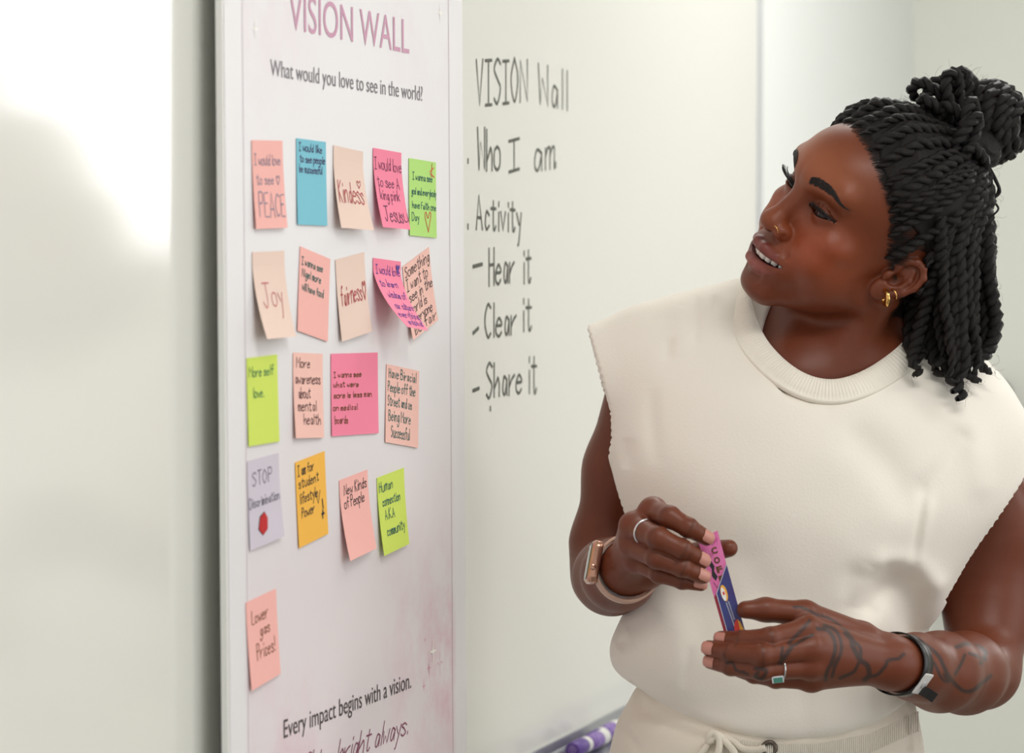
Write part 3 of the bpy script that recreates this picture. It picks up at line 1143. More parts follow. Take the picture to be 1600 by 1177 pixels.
allj = np.array(hr[3]['index'] + hl[3]['index'] + ar[3] + al[3] + [HEAD_C + .16, HEAD_C - .16, W(1210, 1190, 3.25)])
BLO = allj.min(0) - 0.08
BHI = allj.max(0) + 0.08
bv, bq = sculpt(f_body, BLO, BHI, 0.0015)

person = tag(empty('person', (float(W(1210, 1100, 3.25)[0]), 3.25, 0.0)),
             'person in cream sleeveless sweatshirt looking at the poster, holding a card in both hands', 'person')


# ---- skin colour
def smooth01(x, a, b_):
    t = np.clip((x - a) / (b_ - a), 0, 1)
    return t * t * (3 - 2 * t)


def mixc(c, col, w):
    return c * (1 - w[:, None]) + np.asarray(col)[None] * w[:, None]


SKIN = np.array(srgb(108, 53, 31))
cols = np.tile(SKIN, (len(bv), 1))
HV = world_to_head(bv)
AX = np.abs(HV[:, 0])
near_head = np.linalg.norm(bv - HEAD_C, axis=1) < 0.17
hx, hy, hz = AX, HV[:, 1], HV[:, 2]
M_ = np.c_[AX, hy, hz - 3.4 * (AX / 28) ** 2].astype(f32)
lipd = np.minimum(chain(M_, [(0, 100.5, -42.6), (7, 100.2, -41.8), (20, 93.5, -44.8), (36.5, 75, -52)], [5.4, 5.4, 4.6, 2.2], 2),
                  chain(M_, [(0, 96.5, -61.2), (10, 95, -60.8), (25, 86.5, -57.2), (36.5, 74.5, -52.6)], [7.2, 6.8, 5, 2.2], 2))
cavd = ell(M_, (0, 97, -51.2), (33.5, 27, 3.5))
# warmer cheeks, nose and forehead, lightened to paint in stronger light on the face, darker round the eyes and the jaw edge of the hairline
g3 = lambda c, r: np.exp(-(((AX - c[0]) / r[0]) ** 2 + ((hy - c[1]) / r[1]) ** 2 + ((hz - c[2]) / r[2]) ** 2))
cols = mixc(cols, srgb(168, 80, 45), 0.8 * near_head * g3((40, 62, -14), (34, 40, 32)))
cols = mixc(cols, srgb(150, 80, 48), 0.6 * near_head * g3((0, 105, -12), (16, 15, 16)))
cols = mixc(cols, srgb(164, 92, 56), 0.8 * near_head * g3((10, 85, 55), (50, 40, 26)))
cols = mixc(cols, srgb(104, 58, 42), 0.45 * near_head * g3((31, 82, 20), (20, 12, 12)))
lipw = near_head * (1 - smooth01(lipd, 0.2, 1.6)) * (hy > 70)
cols = mixc(cols, srgb(122, 62, 56), 0.85 * lipw)
cols = mixc(cols, srgb(156, 92, 84), 0.5 * lipw * smooth01(-hz, 55, 60))
cols = mixc(cols, srgb(96, 34, 32), near_head * (1 - smooth01(cavd, 0.3, 1.2)) * (hy < 98) * (hy > 60) * (1 - smooth01(lipd, -99, 99) * 0))
cols = mixc(cols, srgb(58, 30, 24), near_head * (1 - smooth01(ell(np.c_[AX, hy, hz].astype(f32), (7.5, 103, -26.5), (4.2, 6.5, 4.2)), 0.2, 1.2)))
# scalp under the hair


def hair_lim(hz):
    return np.interp(hz, [-60, -30, -10, 6, 25, 45, 60, 75, 90, 120], [-34, -20, -10, 8, 20, 29, 41, 55, 67, 80])


hm = hair_lim(hz) - hy
is_ear = (AX > 70.5) & (hy > -34) & (hz < 30)
scal = near_head * smooth01(hm, -5, 5) * (hz > -50) * (~is_ear)
bare = smooth01(hz, 8, 16) * (1 - smooth01(hz, 44, 56)) * smooth01(hy, -20, 0)
cols = mixc(cols, srgb(24, 18, 16), (0.93 - 0.45 * bare) * scal)
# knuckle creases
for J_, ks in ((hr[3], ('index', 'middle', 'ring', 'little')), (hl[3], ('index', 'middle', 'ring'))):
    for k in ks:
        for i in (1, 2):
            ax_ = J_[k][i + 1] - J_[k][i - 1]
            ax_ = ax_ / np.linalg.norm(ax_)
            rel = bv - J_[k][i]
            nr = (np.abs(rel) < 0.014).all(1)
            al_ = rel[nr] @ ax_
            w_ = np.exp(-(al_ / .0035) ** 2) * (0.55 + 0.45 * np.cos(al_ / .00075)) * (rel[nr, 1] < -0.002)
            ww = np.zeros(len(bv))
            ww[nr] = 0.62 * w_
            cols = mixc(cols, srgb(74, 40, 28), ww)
# ---- tattoos on the hand and forearm, painted where the skin shows them
def seg_dist(Q, pl):
    d = np.full(len(Q), 1e9)
    pl = np.asarray(pl, float)
    for a, b_ in zip(pl[:-1], pl[1:]):
        e = b_ - a
        t = np.clip(((Q - a) @ e) / (e @ e), 0, 1)
        d = np.minimum(d, np.linalg.norm(Q - a - t[:, None] * e, axis=1))
    return d


def seg_fold(Q, pl):
    """distance to a polyline and how far along it (0..1)"""
    d = np.full(len(Q), 1e9)
    tt = np.zeros(len(Q))
    L_ = np.r_[0, np.cumsum(np.linalg.norm(np.diff(pl, axis=0), axis=1))]
    for i, (a, b_) in enumerate(zip(pl[:-1], pl[1:])):
        e = b_ - a
        t = np.clip(((Q - a) @ e) / (e @ e), 0, 1)
        q = np.linalg.norm(Q - a - t[:, None] * e, axis=1)
        m = q < d
        d = np.where(m, q, d)
        tt = np.where(m, (L_[i] + t * (L_[i + 1] - L_[i])) / L_[-1], tt)
    return d, tt


c6 = lambda *p: [(1080 + x / 4, 900 + y / 4) for x, y in p]
c8 = lambda *p: [(1240 + x / 3.964, 880 + y / 3.964) for x, y in p]
TATTOO = [
    (c6((640, 195), (700, 200), (780, 240), (860, 265), (940, 320), (990, 370), (1000, 430)), 1.6),
    (c6((1000, 390), (1010, 440), (1030, 480), (1060, 530), (1100, 560), (1112, 620), (1085, 650)), 3.2),
    (c6((790, 330), (850, 340), (890, 390), (900, 460), (880, 540), (850, 600), (840, 650)), 2.6),
    (c6((830, 310), (900, 340), (935, 410), (935, 480), (900, 560), (880, 630)), 2.2),
    (c6((740, 280), (700, 330), (650, 380), (610, 420)), 2.2), (c6((760, 370), (700, 400), (650, 430)), 2.0),
    (c6((630, 440), (590, 500), (555, 545)), 3.0), (c6((570, 450), (560, 540)), 2.0),
    (c6((220, 545), (260, 545), (280, 590), (320, 600), (350, 615)), 1.8), (c6((400, 580), (470, 590), (445, 640), (400, 630), (420, 600)), 2.2),
    (c6((960, 360), (1000, 400), (1050, 440), (1060, 500), (1030, 580), (1000, 610), (930, 640)), 2.2),
    (c6((1110, 630), (1160, 620), (1210, 570), (1230, 530), (1290, 520), (1330, 490)), 2.2),
    (c8((790, 490), (850, 530), (900, 580), (930, 640), (960, 700), (1010, 760), (1060, 795), (1110, 790), (1160, 750), (1220, 700)), 2.4),
    (c8((820, 605), (860, 610), (890, 660), (920, 720), (960, 735), (930, 690)), 1.8), (c8((1000, 690), (1040, 620), (1060, 570)), 2.0),
    (c8((1010, 520), (1080, 500), (1150, 520), (1190, 560), (1160, 620)), 2.6), (c8((1090, 560), (1150, 580), (1190, 600)), 2.0),
]
bp = project(bv)
cand = np.where((bp[:, 0] > 1110) & (bp[:, 1] > 930) & (((bv - CAMP) @ FW) < 3.20))[0]
e_ = 0.002
P_ = bv[cand].astype(f32)
gy = f_body(P_ + np.array([0, e_, 0], f32)) - f_body(P_ - np.array([0, e_, 0], f32))
front = smooth01(-gy / (2 * e_), 0.05, 0.3)
tw = np.zeros(len(cand))
for pl, wd in TATTOO:
    dd = seg_dist(bp[cand], catmull(pl, 4))
    tw = np.maximum(tw, 1 - smooth01(dd, wd * 0.9, wd * 1.65))
full = np.zeros(len(bv))
full[cand] = tw * front
cols = mixc(cols, srgb(46, 36, 33), 0.86 * full)

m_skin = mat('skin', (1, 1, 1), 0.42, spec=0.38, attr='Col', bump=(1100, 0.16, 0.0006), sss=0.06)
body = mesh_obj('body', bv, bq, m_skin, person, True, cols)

# ------------------------------------------------------------------ sweatshirt
hz_of = lambda y, d=3.2: float(W(1260, y, d)[2])
wx_of = lambda x, d=3.2: float(W(x, 700, d)[0])
ROWS = np.array([  # y px, left px, right px, centre distance, half depth
    (500, 1060, 1490, 3.24, .070), (560, 1000, 1535, 3.235, .092), (620, 968, 1575, 3.228, .112), (700, 955, 1592, 3.222, .126), (780, 968, 1578, 3.216, .130),
    (860, 988, 1528, 3.212, .128), (920, 1000, 1492, 3.21, .126), (970, 972, 1470, 3.21, .130), (1015, 953, 1462, 3.21, .133),
    (1055, 960, 1455, 3.21, .133), (1095, 988, 1441, 3.21, .132), (1140, 1000, 1436, 3.21, .130), (1200, 1000, 1436, 3.21, .128)])
RZ = np.array([hz_of(y) for y in ROWS[:, 0]])[::-1]
RL = np.array([wx_of(x) for x in ROWS[:, 1]])[::-1]
RR = np.array([wx_of(x) for x in ROWS[:, 2]])[::-1]
RD = ROWS[::-1, 3]
RH = ROWS[::-1, 4]


def smooth_rows(z, *cols_):
    q = catmull(np.stack([z, *cols_], 1), 10)
    o = np.argsort(q[:, 0])
    return q[o].T


RZ, RL, RR, RD, RH = smooth_rows(RZ, RL, RR, RD, RH)


def loft(P, z, rl, rr, rd, rh, ex=2.3):
    xl, xr = np.interp(P[:, 2], z, rl), np.interp(P[:, 2], z, rr)
    dc, hd = np.interp(P[:, 2], z, rd), np.interp(P[:, 2], z, rh)
    a = (xr - xl) / 2
    u = np.abs(P[:, 0] - (xl + xr) / 2) / a
    v = np.abs(P[:, 1] - dc) / hd
    k0 = (u ** ex + v ** ex) ** (1 / ex) + 1e-6
    g = np.sqrt((u ** (ex - 1) / a) ** 2 + (v ** (ex - 1) / hd) ** 2) / k0 ** (ex - 1) + 1e-6
    return (k0 - 1) / g


def edge_x(pts, d=3.17):
    q = np.array([(hz_of(y, d), wx_of(x, d)) for y, x in pts])
    q = q[np.argsort(q[:, 0])]
    return lambda z: np.interp(z, q[:, 0], q[:, 1])


CUT_L = edge_x([(480, 915), (515, 921), (545, 929), (605, 945), (650, 957), (690, 958), (725, 952), (760, 960), (810, 980), (860, 992), (900, 960), (1000, 900)])
CUT_R = edge_x([(600, 1670), (690, 1640), (750, 1602), (800, 1566), (850, 1531), (880, 1512), (905, 1500), (938, 1478), (960, 1500), (1010, 1560)])
HEM = np.array([(wx_of(x, 3.1), hz_of(y, 3.1)) for x, y in catmull([(930, 1070), (990, 1086), (1040, 1112), (1120, 1142), (1200, 1156), (1280, 1156), (1360, 1141), (1420, 1114), (1445, 1095), (1500, 1080)], 6)])
# folds: pixels, half width (m), depth (m, + = groove)
FOLDS = [
    ([(1100, 462), (1096, 510), (1093, 545)], .006, .0030), ([(1054, 530), (1046, 568)], .005, .0025), ([(1128, 462), (1124, 498)], .005, .0025),
    ([(1022, 610), (1026, 730)], .008, .0030), ([(987, 690), (983, 740)], .007, .0035), ([(1075, 480), (1070, 560)], .009, -.002),
    ([(1512, 690), (1480, 735), (1452, 765)], .012, .0065), ([(1447, 765), (1438, 820), (1428, 885)], .005, .0035), ([(1456, 765), (1446, 825), (1437, 885)], .006, -.003),
    ([(1345, 690), (1385, 730), (1416, 775)], .020, .006), ([(1500, 640), (1530, 700), (1545, 760)], .015, -.004),
    ([(1392, 900), (1376, 925), (1362, 950)], .011, .009), ([(1412, 925), (1425, 960), (1432, 1000)], .024, .024), ([(1340, 905), (1330, 945), (1300, 975)], .014, .008),
    ([(1380, 880), (1430, 885), (1470, 920)], .012, -.006), ([(1360, 885), (1345, 915), (1335, 950)], .010, -.004),
    ([(1078, 1010), (1074, 1045), (1068, 1078)], .005, .003), ([(985, 1000), (1010, 985), (1030, 960)], .008, .005), ([(972, 1030), (990, 1010)], .006, .004),
    ([(1040, 950), (1060, 1000), (1050, 1060)], .018, -.005), ([(1250, 1040), (1262, 1170)], .012, .0022), ([(1330, 1050), (1345, 1160)], .012, .0025), ([(1372, 1060), (1384, 1150)], .009, .0022),
    ([(1170, 880), (1200, 930), (1260, 960)], .02, .004), ([(1040, 810), (1100, 880), (1120, 940)], .03, .004), ([(1140, 980), (1150, 1060)], .02, -.003),
    ([(1190, 640), (1300, 690), (1360, 640)], .05, -.005), ([(1100, 760), (1180, 790)], .05, -.006), ([(1380, 800), (1330, 840)], .04, -.005)]
FW_ = [(np.array([(wx_of(x, 3.1), hz_of(y, 3.1)) for x, y in catmull(p, 4)]), w_, a_) for p, w_, a_ in FOLDS]
SLV_R = [W(1165, 496, 3.245), W(1010, 551, 3.240), W(915, 592, 3.245)]
SLV_L = [W(1388, 568, 3.25), W(1497, 662, 3.245), W(1596, 778, 3.245)]
# neck opening frame
NECKRING = [(1300, 590, 3.098), (1228, 569, 3.112), (1178, 524, 3.145), (1159, 468, 3.195), (1195, 425, 3.270), (1310, 415, 3.325), (1415, 455, 3.300), (1452, 510, 3.225), (1428, 548, 3.165), (1372, 580, 3.120)]
NR = np.array([W(*p) for p in NECKRING])
NRC = NR.mean(0)
_u, _s, NRV = np.linalg.svd(NR - NRC)
NRA, NRB, NRM = NRV
NRM = NRM if NRM[2] > 0 else -NRM
NR_ra = np.abs((NR - NRC) @ NRA).max() - 0.028
NR_rb = np.abs((NR - NRC) @ NRB).max() - 0.028


def neck_hole(P):
    q = P - NRC.astype(f32)
    a_, b_, m_ = q @ NRA.astype(f32), q @ NRB.astype(f32), q @ NRM.astype(f32)
    e = (np.sqrt((a_ / NR_ra) ** 2 + (b_ / NR_rb) ** 2) - 1) * min(NR_ra, NR_rb)
    return np.maximum(e, -0.035 - m_)




def f_shirt(P, hole=True):
    d = loft(P, RZ, RL, RR, RD, RH)
    top = P[:, 2] - hz_of(505)
    d = smax(d, top, 0.05)
    d = smin(d, chain(P, SLV_R, [.040, .047, .050], .01), 0.055)
    d = smin(d, chain(P, SLV_L, [.042, .047, .053], .01), 0.055)
    fr = P[:, 1] < 3.27
    disp = np.zeros(len(P), f32)
    near = fr & (np.abs(d) < 0.05)
    if near.any():
        Q = np.c_[P[near, 0], P[near, 2]]
        s = 0.0012 * np.sin(Q[:, 0] * 38 + 2 * np.sin(Q[:, 1] * 21)) * np.sin(Q[:, 1] * 33 + 1.3)
        for pl, w_, a_ in FW_:
            fd, ft = seg_fold(Q, pl)
            s = s + a_ * np.exp(-(fd / w_) ** 2) * (1.0 if w_ > .0105 else 0.12 + 0.88 * np.sin(np.pi * ft) ** 0.7)
        disp[near] = s * (1 - smooth01(P[near, 1], 3.20, 3.265))
    d = d + disp
    x, z = P[:, 0], P[:, 2]
    rag = 0.0007 * np.sin(z * 900) + 0.0006 * np.sin(z * 1700 + 1)
    d = smax(d, (CUT_L(z) + rag - x) * 0.9, 0.002)
    d = smax(d, (x - CUT_R(z) - rag) * 0.75, 0.002)
    d = smax(d, np.interp(x, HEM[:, 0], HEM[:, 1]) - z, 0.014)
    if not hole:
        return d
    # hollow sleeves and neck hole
    d = smax(d, -chain(P, [p - np.array([0, .0, 0]) for p in ar[3][:3]], [r + .006 for r in ARM_R_r[:3]], .01), 0.003)
    d = smax(d, -chain(P, al[3][:3], [r + .006 for r in ARM_L_r[:3]], .01), 0.003)
    d = smax(d, -neck_hole(P), 0.004)
    return d


SLO = np.array([wx_of(900), 3.03, hz_of(1185)])
SHI = np.array([wx_of(1660), 3.40, hz_of(415)])
sv, sq = sculpt(f_shirt, SLO, SHI, 0.0025, 1, 1.7)


def fabric(name, col, scale, strength, wave=None):
    m = bpy.data.materials.new(name)
    m.use_nodes = True
    nt = m.node_tree
    b = nt.nodes['Principled BSDF']
    b.inputs['Base Color'].default_value = (*col, 1)
    b.inputs['Roughness'].default_value = 0.9
    b.inputs['Specular IOR Level'].default_value = 0.15
    b.inputs['Sheen Weight'].default_value = 0.25
    b.inputs['Sheen Roughness'].default_value = 0.5
    tc = nt.nodes.new('ShaderNodeTexCoord')
    n = nt.nodes.new('ShaderNodeTexNoise')
    n.inputs['Scale'].default_value = scale
    n.inputs['Detail'].default_value = 4
    nt.links.new(tc.outputs['Object'], n.inputs['Vector'])
    h = n.outputs['Fac']
    if wave:
        w_ = nt.nodes.new('ShaderNodeTexWave')
        w_.bands_direction = 'X'
        w_.inputs['Scale'].default_value = wave
        nt.links.new(tc.outputs['Object'], w_.inputs['Vector'])
        ad = nt.nodes.new('ShaderNodeMath')
        ad.operation = 'ADD'
        nt.links.new(h, ad.inputs[0])
        nt.links.new(w_.outputs['Fac'], ad.inputs[1])
        h = ad.outputs[0]
    bp_ = nt.nodes.new('ShaderNodeBump')
    bp_.inputs['Strength'].default_value = strength
    bp_.inputs['Distance'].default_value = 0.0012
    nt.links.new(h, bp_.inputs['Height'])
    nt.links.new(bp_.outputs[0], b.inputs['Normal'])
    return m


CREAM = srgb(241, 235, 224)
m_shirt = fabric('cream_fleece', CREAM, 420, 0.18)
m_rib = fabric('cream_rib', srgb(241, 235, 222), 500, 0.15)
m_pants = fabric('cream_trouser_fleece', srgb(238, 229, 214), 420, 0.18)
shirt = mesh_obj('sweatshirt', sv, sq, m_shirt, person, True)
shirt['label'] = 'cream cotton sleeveless sweatshirt with raw cut armholes'

# ribbed collar: closed band, fine ribs as real ridges
ring = np.vstack([NR, NR[:1]])
Q = np.vstack([NR[-2:], NR, NR[:3]])
ringp = catmull(Q, 60)[120:120 + 60 * len(NR)]
RC = ringp.mean(0)
n_ = len(ringp)
T = np.roll(ringp, -1, 0) - np.roll(ringp, 1, 0)
T /= np.linalg.norm(T, axis=1)[:, None]
e_ = 0.004
for _ in range(6):      # lay the ring on the cloth where it passes in front
    q = ringp.astype(f32)
    d0 = f_shirt(q, False)
    g_out = np.stack([f_shirt(q + np.eye(3, dtype=f32)[i] * e_, False) - f_shirt(q - np.eye(3, dtype=f32)[i] * e_, False) for i in range(3)], 1) / (2 * e_)
    g_out /= np.linalg.norm(g_out, axis=1)[:, None] + 1e-6
    wt = 1 - smooth01(ringp[:, 1], 3.14, 3.22)
    ringp = ringp - g_out * (d0 - 0.0015)[:, None] * wt[:, None] * 0.6
kern = np.hanning(71)
kern /= kern.sum()
smooth_ring = lambda A3: np.stack([np.convolve(np.r_[A3[-35:, i], A3[:, i], A3[:35, i]], kern, 'valid') for i in range(3)], 1)
ringp, g_out = smooth_ring(ringp), smooth_ring(g_out)
T = np.roll(ringp, -1, 0) - np.roll(ringp, 1, 0)
T /= np.linalg.norm(T, axis=1)[:, None]
out = ringp - RC
out[:, 2] *= 0.4
nrm = out / np.linalg.norm(out, axis=1)[:, None] * 1.0 + np.array([0, -0.1, 0.55])
nrm = nrm / np.linalg.norm(nrm, axis=1)[:, None]
nrm = nrm * (1 - 0.75 * wt)[:, None] + g_out * (0.75 * wt)[:, None]
nrm -= T * (nrm * T).sum(1)[:, None]
nrm /= np.linalg.norm(nrm, axis=1)[:, None]
side = np.cross(T, nrm)
side *= np.sign((side * out).sum(1))[:, None]
prof = [(-.0135, .0005), (-.0125, .0028), (-.006, .0040), (0, .0042), (.006, .0036), (.0095, .0022), (.0108, .0034), (.0125, .0030), (.0140, -.0005), (.010, -.004), (-.010, -.003)]
v, f = [], []
k = len(prof)
for i in range(n_):
    rb = 0.0006 if i % 4 < 2 else 0.0
    for a, h_ in prof:
        v.append(ringp[i] + side[i] * a + nrm[i] * (h_ + (rb if -.0126 < a < .0096 and h_ > 0 else 0)))
for i in range(n_):
    for j in range(k):
        a, b_ = i * k + j, i * k + (j + 1) % k
        c, d_ = ((i + 1) % n_) * k + j, ((i + 1) % n_) * k + (j + 1) % k
        f.append((a, b_, d_, c))
mesh_obj('ribbed_collar', np.array(v), np.array(f), m_rib, shirt, True)

# ------------------------------------------------------------------ trousers
PROWS = np.array([(1060, 1005, 1425, 3.21, .112), (1100, 985, 1432, 3.21, .118), (1135, 966, 1440, 3.21, .124), (1177, 955, 1447, 3.21, .130), (1230, 945, 1452, 3.215, .135), (1330, 945, 1450, 3.22, .13), (1420, 955, 1440, 3.22, .12)])
PZ = np.array([hz_of(y) for y in PROWS[:, 0]])[::-1]
PL = np.array([wx_of(x) for x in PROWS[:, 1]])[::-1]
PR = np.array([wx_of(x) for x in PROWS[:, 2]])[::-1]
PZ, PL, PR, PD, PH = smooth_rows(PZ, PL, PR, PROWS[::-1, 3], PROWS[::-1, 4])
PX = (PL.mean() + PR.mean()) / 2


def f_pants(P):
    d = loft(P, PZ, PL, PR, PD, PH)
    z0, z1 = PZ[0], hz_of(1076)
    d = smax(d, z0 - P[:, 2], 0.03)
    for s in (-1, 1):
        d = smin(d, chain(P, [(PX + s * .085, 3.22, z0 + .04), (PX + s * .10, 3.21, .52), (PX + s * .11, 3.22, .07)], [.098, .075, .062], .02), 0.03)
    d = smax(d, P[:, 2] - z1, 0.01)
    if True:
        Q = np.c_[P[:, 0], P[:, 2]]
        m = (P[:, 1] < 3.2) & (np.abs(d) < .03)
        if m.any():
            s = np.zeros(m.sum())
            for pl, w_, a_ in PF_:
                s = s + a_ * np.exp(-(seg_dist(Q[m], pl) / w_) ** 2)
            d[m] += s.astype(f32)
    return d


PF_ = [(np.array([(wx_of(x, 3.1), hz_of(y, 3.1)) for x, y in p]), w_, a_) for p, w_, a_ in (
    ([(996, 1100), (1010, 1125), (1060, 1148), (1110, 1160)], .006, .004), ([(966, 1140), (985, 1160), (1000, 1180)], .003, .0025), ([(1425, 1125), (1430, 1180)], .004, .005))]
pv, pq = sculpt(f_pants, np.array([PX - .26, 3.02, 0.03]), np.array([PX + .26, 3.40, hz_of(1050)]), 0.004, 1, 1.5)
pants = mesh_obj('trousers', pv, pq, m_pants, person, True)
pants['label'] = 'cream drawstring trousers with ribbed waistband'


def front_of(fld, px, py, d0=2.95, off=0.0):
    """first points of a field along the view rays of pixels"""
    one = np.ndim(px) == 0
    px, py = np.atleast_1d(px), np.atleast_1d(py)
    R_ = np.array([ray(a_, b_) for a_, b_ in zip(px, py)])
    d = np.full(len(px), d0)
    for _ in range(70):
        d = np.minimum(d + 0.7 * (fld((CAMP + R_ * d[:, None]).astype(f32)) - off), 3.25)
    p = CAMP + R_ * d[:, None]
    return p[0] if one else p


def skin_ribs():
    # ribbed waistband: upright ridges following the front of the trousers
    xs = np.arange(1130, 1438, 3.2)
    y0 = np.interp(xs, [1100, 1200, 1280, 1360, 1440], [1148, 1163, 1163, 1147, 1110])
    q = [front_of(f_pants, xs, y0 + t * 30, 3.0, 0.0004) for t in (0, .5, 1)]
    for i in range(len(xs)):
        if max(p[i][1] for p in q) > 3.2:
            continue
        MB().tube([q[0][i], q[1][i], q[2][i]], 0.0009, 5, cap=False).build('waistband_rib', m_rib, pants, True)


skin_ribs()
m_cord = fabric('cream_cord', srgb(240, 232, 216), 900, 0.4)
cordp = [[(1196, 1169), (1180, 1172), (1160, 1170), (1145, 1158), (1130, 1152), (1117, 1152)], [(1118, 1150), (1108, 1160), (1100, 1172), (1090, 1184)],
         [(1114, 1156), (1122, 1148), (1130, 1156), (1146, 1174), (1150, 1188)], [(1116, 1156), (1106, 1158), (1112, 1146), (1122, 1150), (1124, 1168), (1118, 1186)]]
for q, pl in enumerate(cordp):
    pc = catmull(pl, 5)
    P3 = front_of(f_pants, pc[:, 0], pc[:, 1], 3.0, 0.004 + 0.002 * q)
    MB().tube(P3, 0.0034, 8).build('drawstring', m_cord, pants, True)
gc = front_of(f_pants, 1202, 1170, 3.0, 0.0006)
m_brass = mat('dark_grommet', srgb(110, 100, 92), 0.3, metal=1.0)
aa = np.linspace(0, 2 * np.pi, 24, endpoint=False)
MB().tube([gc + np.array([.0062 * math.cos(a), 0, .0062 * math.sin(a)]) for a in aa], 0.0022, 8, closed=True).build('grommet', m_brass, pants, True)
MB().lathe(gc + np.array([0, .0005, 0]), (0, 1, 0), [(0, .0045), (.001, .0045)], 20).build('grommet_hole', mat('grommet_dark', srgb(40, 34, 30), .7), pants)
# shoes, below the picture
m_shoe = mat('white_trainer', srgb(225, 222, 215), 0.6)
for s in (-1, 1):
    def f_shoe(P, s=s):
        cx = PX + s * .115
        d = smin(ell(P, (cx, 3.20, .05), (.045, .09, .06)), ell(P, (cx, 3.11, .035), (.043, .075, .04)), 0.03)
        return smax(d, 0.004 - P[:, 2], 0.004)
    q1, q2 = sculpt(f_shoe, np.array([PX + s * .115 - .07, 3.0, -0.01]), np.array([PX + s * .115 + .07, 3.33, .14]), 0.005)
    mesh_obj('shoe', q1, q2, m_shoe, person, True)
# ------------------------------------------------------------------ face details
def hsurf(p, off=0.0, n=14):
    """move head-frame points (mm) onto the skin, off mm above it"""
    one = np.ndim(p) == 1
    p = np.atleast_2d(np.asarray(p, float)).copy()
    m = len(p)
    off = np.broadcast_to(np.asarray(off, float), (m,))
    for _ in range(n):
        q = np.concatenate([p, p + [.5, 0, 0], p + [0, .5, 0], p + [0, 0, .5]]).astype(f32)
        d = head_mm(q).reshape(4, m)
        g = ((d[1:] - d[0]) / 0.5).T
        st = ((d[0] - off) / ((g * g).sum(1) + 0.05) * 0.8)[:, None] * g
        ln = np.linalg.norm(st, axis=1)[:, None]
        p = p - st * np.minimum(1, 6.0 / (ln + 1e-9))
    return p[0] if one else p


def ysurf(p, off=0.0):
    """drop head-frame points straight back (along y) onto the face"""
    p = np.atleast_2d(np.asarray(p, float)).copy()
    p[:, 1] = 125
    off = np.broadcast_to(np.asarray(off, float), (len(p),))
    for _ in range(40):
        p[:, 1] -= 0.75 * (head_mm(p.astype(f32)) - off)
    return p


def H(p):
    return head_to_world(p)


